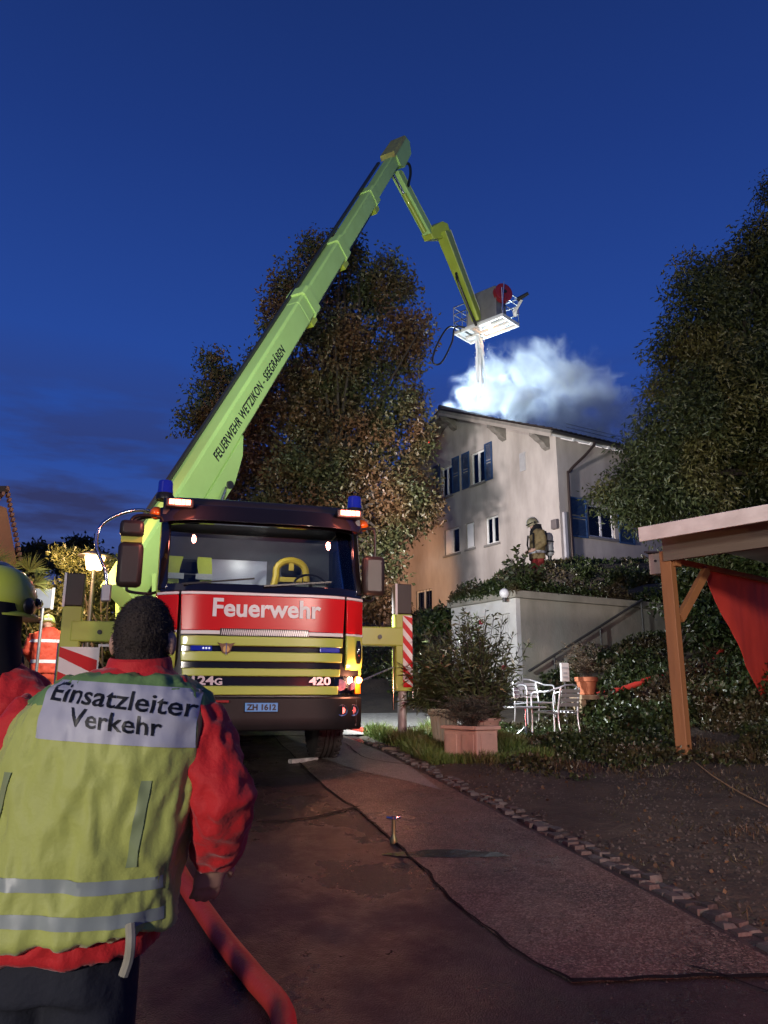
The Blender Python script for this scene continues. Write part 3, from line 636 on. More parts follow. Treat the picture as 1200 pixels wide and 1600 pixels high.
for sgn in (-1, 1):     # cab corners: lime below, red above, white pin stripe
    u0, u1 = (C0 + .905, C0 + 1.13) if sgn > 0 else (C0 - 1.13, C0 - .905)
    c = panel('cab_corner', LIME, u0, u1, .99, 1.38, .035, .16, nh=5, bevel=.03, fn=lambda u, h: vf(u, h) + (.10 * (1 - min(1, (h - .99) / .12)) ** 2))
    panel('corner_panel', RED, u0, u1, 1.405, 1.775, .035, .16, nh=2, bevel=.015); panel('corner_stripe', WHITE, u0, u1, 1.378, 1.403, .032, .1); panel('corner_stripe', WHITE, u0, u1, 1.777, 1.806, .032, .1)
    uc = C0 + sgn * 1.06; rg = []
    MB().tube([(uc, vf(uc, 1.2) - .048, 1.08), (uc, vf(uc, 1.2) - .052, 1.14), (uc, vf(uc, 1.2) - .052, 1.26), (uc, vf(uc, 1.2) - .048, 1.33)], [.022, .036, .036, .022], 10).build('air_slot', BLACKG, c, smooth=True)
# name on the panel and writing on the grille
FR = lambda u, v, h: frame((u, v, h), (1, 0, 0), (0, 0, 1))
text('lettering', 'Feuerwehr', .262, WLETTER, truck, FR(.04, -.040, 1.632), .004, .007, sx=1.0)
text('lettering', '124', .125, SILVERL, truck, FR(-.60, -.012, .885), .006, .004, sx=1.35); text('lettering', 'G', .095, SILVERL, truck, FR(-.43, -.012, .875), .006, .003, sx=1.2)
text('lettering', '420', .115, SILVERL, truck, FR(.64, .005, .885), .006, .004, sx=1.35)
# crest badge between the slats, small blue strobes either side
bd = MB(); bd.prism([(a_ * .72, b_ * .62) for a_, b_ in [(0, .09), (.05, .08), (.13, .10), (.09, .05), (.07, -.02), (.05, -.07), (0, -.10), (-.05, -.07), (-.07, -.02), (-.09, .05), (-.13, .10), (-.05, .08)]], (1, 0, 0), (0, 0, 1), (-.37, -.035, 1.215), (0, -1, 0), .02)
bg_ = bd.build('crest_badge', M('bronze', (.16, .09, .05), .5, metal=.3), truck, bevel=.004)
MB().cyl((-.37, -.054, 1.21), (-.37, -.062, 1.21), .035, n=14).build('crest_disc', M('gold', (.45, .33, .12), .3, metal=.8), bg_); MB().bar((-.37, -.058, 1.27), (-.37, -.058, 1.15), .012, .01, up=(0, 1, 0)).build('crest_staff', CHROME, bg_)
for u in (-.62, .74):
    s = MB().mm((u - .11, -.008, 1.19), (u + .11, .01, 1.245)).build('strobe_lamp', BLUEL, truck, bevel=.008)
    if u < 0:
        for k in range(3): MB().sph((u + .02 + .03 * k, -.012, 1.218), .011, 8, 6).build('diode', M('diode', (.9, .9, 1), .2, emit=(.7, .8, 1), es=.6), s)
# headlights, indicator, bumper, fog lamps, plate
for sgn in (-1, 1):
    def uu(x): return C0 + sgn * (x - C0)
    a, b = sorted((uu(.80), uu(1.13)))
    hb = panel('headlight_box', BLACKG, a - .02, b + (.0), .735, .955, -.05, .10, nh=1)
    for x in (.88, 1.0):
        u = uu(x); y = vf(u, .84) + .045
        MB().lathe([(.002, .02), (.03, .02), (.052, .0), (.062, -.03)], (u, y, .85), 18, axis=(0, 1, 0)).build('reflector', CHROME, hb, smooth=True)
    panel('headlight_glass', GLASS, *(sorted((uu(.80), uu(1.055)))), .755, .94, .012, .012, parent=hb)
    il = panel('indicator', AMBER, *(sorted((uu(1.06), uu(1.14)))), .755, .94, .012, .05, parent=hb)
    ux = uu(1.10)
    if sgn > 0:
        MB().sph((ux, vf(ux, .9) - .012, .905), (.050, .03, .042), 12, 8).build('bulb', M('lit_indicator', (1, .5, .2), .3, emit=(1, .20, .08), es=5), hb)
        lamp('indicator_glow', 'POINT', TO + Matrix.Rotation(R(16), 3, 'Z') @ Vector((ux + .02, vf(ux, .9) - .12, .905)), 22, (1, .36, .20), .04)
bp_ = panel('bumper', M('bumper_black', (.014, .013, .014), .5, spec=.3, var=.3, vs=4), C0 - 1.13, C0 + 1.13, .38, .725, .05, .22, nh=5, bevel=.02, fn=lambda u, h: .28 * abs((u - C0) / 1.13) ** 5 + .10 * max(0, (.46 - h) / .1) ** 2 * .5)
panel('bumper_stripe', M('red_reflex', (.35, .02, .02), .3), C0 - 1.0, C0 - .35, .668, .692, .055, .01, parent=bp_)
for sgn in (-1, 1):
    for x in (.86, 1.0):
        u = C0 + sgn * x; y = .28 * abs((u - C0) / 1.13) ** 5 - .05
        fl = MB().lathe([(.002, .018), (.03, .016), (.045, .004), (.052, -.006), (.060, -.008), (.062, .01)], (u, y - .004, .585), 18, axis=(0, 1, 0)).build('fog_lamp', CHROME, bp_, smooth=True)
        MB().lathe([(.001, -.002), (.043, 0), (.043, .004), (.001, .004)], (u, y - .004, .585), 18, axis=(0, 1, 0)).build('lens', GLASS, fl)
pl = MB().mm((-.155, -.082, .575), (.185, -.060, .665)).build('number_plate', M('plate_blue', (.10, .34, .72), .4, var=.03), bp_, bevel=.006)
text('plate_lettering', 'ZH 1612', .078, LETTER, bp_, FR(.015, -.085, .618), .002, .003, sx=1.05)
MB().cyl((-.52, -.045, .50), (-.52, -.07, .50), .03).build('tow_eye', DKSTEEL, bp_)
# cab shell
panel('windscreen_base', BLACKG, C0 - 1.10, C0 + 1.10, 1.812, 1.90, .02, .10)
for k, (a, b) in enumerate(((-.85, -.1), (.0, .75))):   # wipers
    MB().bar((a, vf(a, 1.9) - .05, 1.885), (b, vf(b, 1.97) - .05, 1.965), .012, .018).build('wiper', BLACK, truck)
fnw = lambda u, h: .24 * abs((u - C0) / 1.13) ** 5 + (h - 1.84) * .33
panel('windscreen', GLASS, C0 - 1.03, C0 + 1.03, 1.90, 2.60, .0, .006, nh=4, bevel=0, fn=fnw)
for sgn in (-1, 1):
    a, b = sorted((C0 + sgn * 1.03, C0 + sgn * 1.13)); panel('windscreen_pillar', BLACKG, a, b, 1.83, 2.66, .015, .11, nh=4, fn=fnw, n=4, bevel=.02)
hd = lambda u, h: fnw(u, 2.60) + (h - 2.6) * .30 + .0
panel('header', BLACKG, C0 - 1.13, C0 + 1.13, 2.60, 2.80, .02, .08, nh=2, fn=hd)
vis = panel('sun_visor', M('visor_smoke', (.012, .012, .016), .18, coat=.4), C0 - 1.16, C0 + 1.16, 2.60, 2.80, .20, .02, nh=3, fn=lambda u, h: hd(u, h) + (2.80 - h) * -.35 + .10, bevel=.008)
rfm = MB(); rings = []
for y, z in ((.36, 2.80), (.42, 2.88), (.60, 2.93), (1.2, 2.96), (2.0, 2.94), (2.04, 2.80)):
    rings.append([(C0 + 1.13 * math.copysign(abs(math.cos(a)) ** .35, math.cos(a)), y, z + .05 * abs(math.sin(a)) ** 1 * .8) for a in np.linspace(0, math.pi, 15)] + [(C0 - 1.13, y, z - .1), (C0 + 1.13, y, z - .1)])
rfm.loft(rings); rfm.build('cab_roof', M('roof_dark', (.02, .02, .024), .3, coat=.3), truck, smooth=True)
MB().mm((C0 - 1.10, 1.98, .95), (C0 - .55, 2.02, 2.78)).build('rear_wall', M('cab_lining', (.16, .15, .17), .8), truck); MB().mm((C0 + .25, 1.98, .95), (C0 + 1.10, 2.02, 2.78)).build('rear_wall', MATS['cab_lining'], truck)
MB().mm((C0 - .55, 1.98, .95), (C0 + .25, 2.02, 2.02)).build('rear_wall', MATS['cab_lining'], truck); MB().mm((C0 - .55, 1.98, 2.50), (C0 + .25, 2.02, 2.78)).build('rear_wall', MATS['cab_lining'], truck)
MB().mm((C0 - .55, 1.99, 2.02), (C0 + .25, 2.0, 2.50)).build('rear_window', M('rear_sky_tint', (.50, .48, .62), .25), truck)  # opaque pane, the sky's reflection painted in as pale violet
for sgn in (-1, 1):     # side walls with door windows
    x = C0 + sgn * 1.12
    sw = MB(); sw.mm((x - .02, .30, .95), (x + .02, 2.0, 1.38)); d = sw.build('door_panel', LIME, truck, bevel=.01); MB().mm((x - .022, .30, 1.385), (x + .022, 2.0, 1.80)).build('door_band', RED, truck)
    MB().prism([(.30, 1.81), (2.0, 1.81), (2.0, 2.8), (1.75, 2.8), (1.75, 1.95), (.48, 1.95), (.68, 2.62), (1.75, 2.62), (1.75, 2.8), (.55, 2.8)], (0, 1, 0), (0, 0, 1), (x - .02, 0, 0), (1, 0, 0), .04).build('window_surround', LIME if sgn < 0 else BLACK, truck)
    MB().prism([(.48, 1.95), (1.75, 1.95), (1.75, 2.62), (.68, 2.62)], (0, 1, 0), (0, 0, 1), (x - .004, 0, 0), (1, 0, 0), .008).build('side_window', GLASS, truck)
    MB().bar((x + sgn * .04, .55, 1.55), (x + sgn * .04, .75, 1.55), .03, .03).build('door_handle', BLACK, d)
    # mirrors on arms
    mx_ = C0 + sgn * (1.43 if sgn < 0 else 1.27)
    mi = MB().mm((mx_ - .13, .20, 1.86), (mx_ + .13, .36, 2.32 if sgn > 0 else 2.34)).build('mirror', M('mirror_case', (.035, .025, .022), .42, var=.2), truck, smooth=True, bevel=.05)
    if sgn < 0: MB().mm((mx_ - .13, .18, 2.40), (mx_ + .12, .34, 2.58)).build('wide_mirror', MATS['mirror_case'], truck, smooth=True, bevel=.045); MB().mm((mx_ - .11, .23, 2.34), (mx_ + .11, .30, 2.40)).build('mirror_clamp', LIME, mi)
    MB().mm((mx_ - .10, .362, 1.90), (mx_ + .10, .366, 2.28)).build('mirror_glass', CHROME, mi)
    MB().tube(bez([(x, .40, 2.66), (x + sgn * .12, .30, 2.66), (mx_ + sgn * .02, .28, 2.60), (mx_ + sgn * .02, .28, 2.2)], 6), .016, 8).build('mirror_arm', BLACK, truck, smooth=True)
    MB().tube(bez([(x, .40, 1.84), (x + sgn * .1, .30, 1.80), (mx_, .28, 1.82), (mx_, .28, 1.9)], 6), .016, 8).build('mirror_arm', BLACK, truck, smooth=True)
    # amber ball marker and grab bar
    MB().sph((C0 + sgn * 1.20, .52, 2.74), (.075, .075, .075), 14, 10).build('marker_ball', AMBER, truck, smooth=True); MB().bar((C0 + sgn * 1.10, .52, 2.74), (C0 + sgn * 1.16, .52, 2.74), .04, .04).build('marker_bracket', BLACK, truck)
    # lit work lamp in the header
    ux = C0 + sgn * .955; y0 = hd(ux, 2.74) - .22
    wl = MB().mm((ux - .15, y0 - .03, 2.745), (ux + .15, y0 + .10, 2.84)).build('roof_lamp', BLACK, truck, bevel=.015)
    MB().mm((ux - .115, y0 - .045, 2.765), (ux + .115, y0 - .031, 2.825)).build('roof_lamp_lens', M('lit_lens', (1, .8, .6), .3, emit=(1, .15, .085), es=4.2), wl, bevel=.006)
    for q in (-.055, .015, .06): MB().mm((ux + q - .003, y0 - .048, 2.765), (ux + q + .003, y0 - .045, 2.825)).build('lens_rib', AMBER, wl)
    lamp('roof_lamp_glow', 'POINT', TO + Matrix.Rotation(R(16), 3, 'Z') @ Vector((ux, y0 - .22, 2.74)), 20, (1, .26, .18), .05)
    # blue beacon on a base
    bx = C0 + sgn * 1.12; be = MB().lathe([(.10, 0), (.105, .04), (.09, .07), (.09, .08)], (bx, .62, 2.92 - (.03 if sgn > 0 else 0)), 20).build('beacon_base', BLACK, truck, smooth=True)
    MB().lathe([(.088, .08), (.088, .10), (.083, .14), (.083, .20), (.076, .225), (.05, .235)], (bx, .62, 2.92 - (.03 if sgn > 0 else 0)), 24).build('beacon', BLUEL, be, smooth=True)
# interior: dash, wheel, seats, safety vests hung over the left seat, yellow breathing-gear bracket on the right
MB().mm((C0 - 1.05, .25, 1.70), (C0 + 1.05, .75, 1.92)).build('dashboard', BLACK, truck, bevel=.05)
st = MB(); a_ = [(.66 + .20 * math.cos(t), .80 + .20 * math.sin(t) * .45, 2.02 + .20 * math.sin(t) * .75) for t in np.linspace(0, 2 * math.pi, 25)]; st.tube(a_[:-1] + [a_[0]], .014, 8); st.bar((.48, .80, 2.02), (.84, .80, 2.02), .03, .02); st.bar((.66, .80, 2.02), (.66, .72, 1.9), .04, .04)
st.build('steering_wheel', BLACK, truck, smooth=True)
for x, lab in ((-.75, 'l'), (.55, 'r')):
    s = MB().mm((x - .24, 1.15, 1.15), (x + .24, 1.65, 1.45)).build('seat', M('seat_cloth', (.03, .03, .035), .9), truck, bevel=.05)
    MB().mm((x - .22, 1.55, 1.42), (x + .22, 1.70, 2.22)).build('backrest', MATS['seat_cloth'], s, bevel=.06); MB().mm((x - .13, 1.56, 2.24), (x + .13, 1.66, 2.42)).build('headrest', MATS['seat_cloth'], s, bevel=.04)
HV = M('hivis_yellow', (.50, .56, .08), .7, var=.12, vs=6, bump=.15, bs=40); REFL = M('reflective_grey', (.50, .52, .55), .45, var=.1, vs=8)
for sg_, wv in ((-1, .12), (1, .12)):
    vm = MB(); x0 = -.74 + sg_ * .17; rings = []
    for k in range(8): t = k / 7; rings.append([(x0 + sg_ * (.03 * math.sin(t * 3)) + dx * (1 - .25 * t), 1.42 - .08 * math.sin(t * 3) + dy, 2.42 - .50 * t) for dx, dy in ((-.085 - .03 * math.sin(t * 5), 0), (.085 - .02 * t, .02), (.08, .05), (-.08, .04))])
    vm.loft(rings); o = vm.build('hanging_vest', HV, truck, smooth=True); 
    MB().box((x0, 1.33, 2.16), (.20, .02, .07)).build('vest_band', REFL, o)
yb = MB(); arc = [(.50 + .19 * math.cos(t), 1.30, 2.26 + .15 * math.sin(t)) for t in np.linspace(0, math.pi, 12)]
yb.tube([(.26, 1.24, 1.98)] + [(.31, 1.28, 2.20)] + arc[::-1] + [(.70, 1.30, 2.14)], .045, 8); yb.bar((.34, 1.29, 2.16), (.64, 1.29, 2.16), .04, .06); yb.bar((.5, 1.29, 2.4), (.5, 1.29, 2.28), .06, .02, up=(0, 1, 0))
yb.build('equipment_bracket', M('yellow_plastic', (.62, .42, .03), .5), truck, smooth=True); MB().mm((-.33, .85, 1.93), (.05, 1.1, 2.0)).build('red_folder', RED, truck)
# wheels
def wheel(x, y, r=.52, wd=.33, name='wheel'):
    wl = thing(name, None, None); del_ = wl; wl.parent = truck; wl.location = (x, y, r)
    tp = [(r - .22, -wd / 2 + .02), (r - .10, -wd / 2), (r - .03, -wd / 2 + .02), (r, -wd / 2 + .05)]
    for g_ in range(5): z = -wd / 2 + .06 + g_ * (wd - .12) / 4.0; tp += [(r, z - .018), (r - .014, z - .014), (r - .014, z - .004), (r, z)] if g_ else [(r, z)]
    tp += [(r, wd / 2 - .05), (r - .03, wd / 2 - .02), (r - .10, wd / 2), (r - .22, wd / 2 - .02)]
    MB().lathe(tp, (0, 0, 0), 48, axis=(1, 0, 0)).build('tyre', RUB, wl, smooth=True)
    MB().lathe([(.02, -.12), (.12, -.12), (.15, -.05), (.27, -.03), (.30, -.12), (.31, .12), (.27, .06), (.02, .06)], (0, 0, 0), 28, axis=(1, 0, 0)).build('rim', STEEL, wl, smooth=True)
    tread = MB()
    for k in range(36):
        a = 2 * math.pi * k / 36
        for sx in (-1, 1): tread.box((sx * (wd / 2 - .055), math.cos(a) * (r + .002), math.sin(a) * (r + .002)), (.07, .045, .006), Matrix.Rotation(a - math.pi / 2, 3, 'X'))
    tread.build('tread_block', RUB, wl, kind='stuff')
for sx in (-1, 1):
    wheel(C0 + sx * .93, 1.35); wheel(C0 + sx * .93, 5.9); wheel(C0 + sx * .93, 7.3)
    MB().loft([[(C0 + sx * .75, 1.35 + math.cos(a) * rr_, .55 + math.sin(a) * rr_), (C0 + sx * 1.13, 1.35 + math.cos(a) * rr_, .55 + math.sin(a) * rr_), (C0 + sx * 1.13, 1.35 + math.cos(a) * (rr_ + .03), .55 + math.sin(a) * (rr_ + .03)), (C0 + sx * .75, 1.35 + math.cos(a) * (rr_ + .03), .55 + math.sin(a) * (rr_ + .03))] for a in np.linspace(.1, math.pi - .1, 12) for rr_ in (.62,)]).build('mudguard', BLACK, truck, smooth=True)
MB().mm((C0 - .42, .2, .40), (C0 + .42, 9.2, .78)).build('chassis', DKSTEEL, truck); MB().mm((C0 - 1.05, .15, .42), (C0 + 1.05, .75, .72)).build('underbody', BLACK, truck); MB().bar((C0 - .9, 1.35, .5), (C0 + .9, 1.35, .5), .14, .16).build('axle', DKSTEEL, truck)
MB().mm((C0 - 1.2, 2.45, .80), (C0 + 1.2, 9.3, 1.30)).build('deck', LIME, truck, bevel=.02)
for sx in (-1, 1):
    for k in range(5): MB().mm((C0 + sx * 1.2, 2.5 + k * 1.36, .84), (C0 + sx * 1.225, 3.8 + k * 1.36, 1.26)).build('locker_door', RED if k % 2 else LIME, truck, bevel=.008)
# outriggers
def hazard(parent, x0, x1, z0, z1, y, pitch=.20, sl=.16, name='warning_stripe'):
    MB().mm((x0, y, z0), (x1, y + .012, z1)).build('warning_board', WHITE, parent); z = z0 - sl; first_ = True
    while z < z1 + sl:
        poly = [(x0, z + sl), (x1, z), (x1, z + pitch * .5), (x0, z + sl + pitch * .5)]; poly = [(px_, min(max(pz_, z0), z1)) for px_, pz_ in poly]
        if max(p[1] for p in poly) - min(p[1] for p in poly) > .01 and abs((poly[2][1] - poly[1][1])) + abs(poly[3][1] - poly[0][1]) > .01:
            MB().prism(poly, (1, 0, 0), (0, 0, 1), (0, y - .003, 0), (0, 1, 0), .004).build(name, RED, parent)
        z += pitch
for sx in (-1, 1):
    ux = 2.19 if sx > 0 else -2.13; vy = 2.02 if sx > 0 else 2.23
    og = MB().mm((min(ux, C0 + sx * .2), vy - .11, 1.40), (max(ux, C0 + sx * .2), vy + .11, 1.66)).build('outrigger_beam', LIME, truck, bevel=.02)
    for q in (.35, .62): MB().cyl((ux - sx * q, vy - .115, 1.52), (ux - sx * q, vy - .125, 1.52), .03).build('beam_hole', BLACK, og)
    lg = MB().mm((ux - .115, vy - .10, .80), (ux + .115, vy + .10, 1.84)).build('outrigger_leg', LIME, truck, bevel=.012)
    MB().mm((ux - .115, vy - .10, 1.845), (ux + .115, vy + .10, 2.26)).build('leg_cover', M('brown_cover', (.035, .022, .018), .5), lg, bevel=.01)
    MB().mm((ux - .125, vy - .115, 1.83), (ux - .095, vy - .101, 2.26)).build('cover_edge', WHITE, lg)
    ft = MB().cyl((ux, vy, -.02 if sx > 0 else -.1), (ux, vy, .80), .062, n=20).build('leg_ram', M('ram_grey', (.50, .50, .49), .5, metal=.2), lg, smooth=True)
    MB().lathe([(.17, 0), (.17, .03), (.09, .07), (.07, .10)], (ux, vy, -.01 if sx > 0 else -.1), 20).build('foot_plate', DKSTEEL, lg, smooth=True)
    for q in (-.13, .15): MB().cyl((ux + q, vy - .02, .55), (ux + q, vy - .02, 1.38), .013, n=8).build('hydraulic_pipe', CHROME, lg, smooth=True)
    if sx > 0: hazard(lg, ux - .02, ux + .115, .85, 1.82, vy - .118)
    else: hazard(lg, ux - .10, ux + .35, .85, 1.33, vy - .125, .36, .22); MB().mm((ux + .35, vy - .13, .78), (ux + .37, vy - .11, 1.34)).build('board_frame', WHITE, lg); MB().mm((ux + .35, vy - .13, 1.34), (ux + 1.0, vy - .11, 1.37)).build('board_frame', WHITE, lg)
MB().tube(bez([(1.16, 1.7, .95), (1.5, 1.85, .92), (1.85, 1.95, 1.04), (2.06, 2.0, 1.12)], 8), .012, 8).build('loose_cable', STEEL, truck, smooth=True)
# intake pipe curving beside the left mirror
MB().tube(bez([(-1.12, 1.0, 2.86), (-1.45, .9, 2.84), (-1.75, .85, 2.66), (-1.80, .82, 2.40), (-1.68, .80, 2.10), (-1.64, .80, 1.85)], 8), .022, 10).build('hand_rail_pipe', CHROME, truck, smooth=True)
MB().tube(bez([(-1.1, .9, 2.80), (-1.35, .8, 2.74), (-1.5, .75, 2.60)], 8), .03, 10).build('mirror_hose', BLACK, truck, smooth=True)
MB().mm((-1.70, .76, 1.76), (-1.60, .86, 1.95)).build('pipe_socket', STEEL, truck, bevel=.01)

# ---- boom, built in world coordinates and hung on the truck
B0 = Vector((-4.88, 14.7, 3.7)); B1 = Vector((.62, 24.1, 20.95)); BD = (B1 - B0).normalized(); BL = (B1 - B0).length
BX = Vector((BD.y, -BD.x, 0)).normalized(); BU = BX.cross(BD)          # right-hand side, top
def boomsec(name, t0, t1, wd, ht, mat=LIMEB, parent=truck, off=0):
    def ring(t): c = B0 + BD * BL * t + BU * off; return [c + BX * wd / 2 * a + BU * ht / 2 * b for a, b in ((-1, -.8), (-.75, -1), (.75, -1), (1, -.8), (1, .86), (.8, 1), (-.8, 1), (-1, .86))]
    return MB().loft([ring(t0), ring(t1)]).build(name, mat, parent, world=True, bevel=.012)
b1 = boomsec('boom', -.02, .49, .56, .70); b2 = boomsec('boom_section', .44, .635, .49, .61); b3 = boomsec('boom_section', .60, .805, .42, .52); b4 = boomsec('boom_section', .78, 1.01, .36, .45)
for t, wd, ht, o_ in ((.485, .64, .82, b1), (.632, .56, .71, b2), (.803, .49, .60, b3)): 
    boomsec('collar', t - .010, t + .008, wd, ht, LIMEB, o_)
    c = B0 + BD * BL * (t - .012) - BU * (ht / 2 + .04); MB().box(c, (.36, .36, .22), Matrix((BX, BD, BU)).transposed()).build('slide_bracket', LIMEJ, o_, world=True, bevel=.02)
for t in (.455,): boomsec('weld_rib', t, t + .005, .575, .715, LIMEB, b1)
# bracket for the lift rams
br = MB(); o0 = B0 + BD * BL * .16 - BU * .36
br.prism([(-1.6, 0.05), (1.3, .05), (.9, -.22), (.15, -.42), (-.35, -.40), (-.8, -.18)], BD, BU, o0 + BX * .24, BX, .06); br.prism([(-1.6, .05), (1.3, .05), (.9, -.22), (.15, -.42), (-.35, -.40), (-.8, -.18)], BD, BU, o0 - BX * .30, BX, .06)
br.build('ram_bracket', LIMEB, b1, world=True); pin = o0 - BU * .30
MB().cyl(pin - BX * .33, pin + BX * .36, .09, n=14).build('pin', DKSTEEL, b1, world=True)
base_r = truck.matrix_basis @ Vector((-.9, 5.0, 2.1))
for s_ in (-.20, .20):
    MB().cyl(pin + BX * s_, pin + BX * s_ + (base_r - pin) * .6, .055, n=14).build('ram_rod', CHROME, b1, smooth=True, world=True)
    MB().cyl(pin + BX * s_ + (base_r - pin) * .55, base_r + BX * s_, .11, n=16).build('ram_cylinder', STEEL, b1, smooth=True, world=True)
fr_ = frame(B0 + BD * BL * .272 + BX * .284 - BU * .02, BD, BU)
tx = text('boom_lettering', 'FEUERWEHR WETZIKON - SEEGR\u00c4BEN', .46, LETTER, b1, Matrix.Identity(4), .003, .008, sx=.80, spacing=1.08)
wspan = max(v.co.x for v in tx.data.vertices) - min(v.co.x for v in tx.data.vertices); k_ = (BL * .205) / wspan
tx.data.transform(wmat(truck).inverted() @ fr_ @ Matrix.Diagonal((k_, .70, 1, 1)))
# cable tray along the top edge, turntable and pivot
MB().bar(B0 + BD * .5 + BU * .40 - BX * .2, B0 + BD * BL * .9 + BU * .36 - BX * .12, .10, .07).build('cable_tray', DKSTEEL, b1, world=True)
MB().bar(B0 + BD * BL * .63 - BU * .38, B0 + BD * BL * .79 - BU * .36, .05, .05).build('extension_rod', DKSTEEL, b2, world=True); MB().bar(B0 + BD * BL * .5 - BU * .46, B0 + BD * BL * .62 - BU * .42, .05, .05).build('extension_rod', DKSTEEL, b2, world=True)
tt = truck.matrix_basis @ Vector((-1.0, 6.5, 1.35)); MB().lathe([(.75, 0), (.75, .12), (.62, .16), (.62, .5), (.5, .6)], (-1.0 + .6, 6.5, 1.32), 32).build('turntable', LIME, truck, smooth=True)
hb_ = Vector((BD.x, BD.y, 0)).normalized()
MB().prism([(-.7, 0), (.9, 0), (.8, .7), (-.2, 2.0), (-.9, 2.1)], hb_, (0, 0, 1), B0 - Vector((0, 0, 2.0)) + hb_ * 1.0 - BX * .55, BX, .10).build('turret_plate', LIMEB, truck, world=True)
MB().prism([(-.7, 0), (.9, 0), (.8, .7), (-.2, 2.0), (-.9, 2.1)], hb_, (0, 0, 1), B0 - Vector((0, 0, 2.0)) + hb_ * 1.0 + BX * .45, BX, .10).build('turret_plate', LIMEB, truck, world=True)
# boom head
hd_ = B1 - BU * .02
MB().prism([(-1.2, .16), (-1.15, .32), (.25, .30), (.42, -.02), (.1, -.34), (-.9, -.40), (-1.2, -.2)], BD, BU, hd_ - BX * .24, BX, .48).build('boom_head', LIMEB, truck, world=True, bevel=.02)
MB().prism([(-1.45, .22), (-1.35, .38), (.05, .36), (.12, .24), (-1.1, .22)], BD, BU, hd_ - BX * .28, BX, .56).build('head_plate', M('yellow_fitting', (.45, .42, .10), .5, col2=(.16, .13, .07), vs=5), truck, world=True)
# jib: two arms
J0 = at(619, 270, 24.0); J1 = at(670, 366, 24.9); J2 = at(692, 362, 25.2); J3 = at(746, 500, 26.6)
jx = BX
def arm(name, a, b, w0, h0, w1, h1, mat, parent=truck):
    d = (b - a).normalized(); u = jx.cross(d)
    r_ = lambda c, w_, h_: [c + jx * w_ / 2 * p + u * h_ / 2 * q for p, q in ((-1, -1), (1, -1), (1, 1), (-1, 1))]
    return MB().loft([r_(a, w0, h0), r_(b, w1, h1)]).build(name, mat, parent, world=True, bevel=.02), d, u
ja, jd, ju = arm('jib_arm', J0 - (J1 - J0) * .02, J1, .34, .40, .32, .40, LIMEB)
arm('jib_top_plate', J0 + ju * .205, J1 + ju * .205, .36, .03, .34, .03, LIMEJ, ja)
MB().cyl(J0 + ju * -.30 - jd * .1, J0 + ju * -.30 + jd * 1.0, .045, n=12).build('jib_ram_rod', CHROME, ja, smooth=True, world=True); MB().cyl(J0 + ju * -.30 + jd * .8, J1 + ju * -.26 - jd * .1, .085, n=14).build('jib_ram', LIMEJ, ja, smooth=True, world=True)
kn = (J1 + J2) / 2 + Vector((0, 0, .05)); dk = (J2 - J1).normalized()
MB().prism([(-.42, -.28), (-.48, .0), (-.30, .20), (.20, .34), (.42, .22), (.46, -.10), (.20, -.36)], dk, jx.cross(dk), kn - jx * .2, jx, .40).build('knuckle', LIMEJ, truck, world=True, bevel=.03)
jb, jd2, ju2 = arm('lower_jib_arm', J2, J3, .42, .56, .30, .42, LIMEJ); arm('arm_top_plate', J2 + ju2 * .285 , J3 + ju2 * .215, .44, .03, .32, .03, M('pale_plate', (.50, .50, .42), .4), jb)
for s_, m_ in ((1, BLACK), (-1, BLACK)):
    MB().tube(bez([J2 + (J3 - J2) * .45 + ju2 * .26 * s_, J2 + (J3 - J2) * .55 + ju2 * .42 * s_, J2 + (J3 - J2) * .85 + ju2 * .40 * s_, J3 + ju2 * .16 * s_ + Vector((0, 0, -.2))], 8), .05, 8).build('hydraulic_hose', m_, jb, smooth=True, world=True)
MB().tube(bez([J0 + Vector((.15, .1, .35)), J0 + Vector((.45, .1, .45)), J0 + Vector((.52, .1, .05)), J0 + Vector((.42, .1, -.5))], 8), .05, 8).build('hydraulic_hose', BLACK, ja, smooth=True, world=True)
# cage
CC = Vector((3.92, 27.0, 15.2)); cx_ = Vector((.74, -.67, 0)).normalized(); cy_ = Vector((.67, .74, 0)).normalized()
def cw(a, b, c): return CC + cx_ * a + cy_ * b + Vector((0, 0, c))
def cbar(a, b, r=.022): return MB().tube([cw(*a), cw(*b)], r, 8)
rotc = Matrix((cx_, cy_, Vector((0, 0, 1)))).transposed()
cage = MB().box(cw(0, 0, .05), (2.25, 1.12, .06), rotc).build('cage', M('cage_floor', (.62, .64, .66), .45, var=.12), truck, world=True)
for a, b, c, d in ((0, -.53, 2.25, .06), (0, .53, 2.25, .06), (-1.09, 0, .06, 1.0), (1.09, 0, .06, 1.0), (-.35, 0, .10, 1.0), (.3, .12, 1.3, .07), (.72, -.2, .7, .05), (-.75, .1, .5, .05)):
    MB().box(cw(a, b, -.015), (c, d, .09), rotc).build('floor_beam', WHITE, cage, world=True)
for a, b, c, d in ((.35, -.16, .9, .12), (-.72, -.15, .10, .5), (.80, .3, .34, .10), (.6, .33, .5, .08)): MB().box(cw(a, b, .016), (c, d, .012), rotc).build('floor_slot', BLACK, cage, world=True)
MB().sph(cw(.15, .10, -.01), (.09, .09, .03), 12, 6).build('floor_lamp', M('lit_orange', (1, .6, .3), .3, emit=(1, .42, .15), es=14), cage, world=True)
lamp('cage_lamp_glow', 'POINT', cw(.15, .10, -.18), 8, (1, .45, .2), .05)
rl = MB()
for z in (.45, .8, 1.1):
    for a, b in (((-1.12, -.55, z), (-1.12, .55, z)), ((-1.12, .55, z), (1.12, .55, z)), ((-1.12, -.55, z), (-.5, -.55, z)), ((1.12, -.55, z), (1.12, .55, z))): rl.tube([cw(*a), cw(*b)], .022, 6)
rl.build('railing', ALU, cage, world=True)
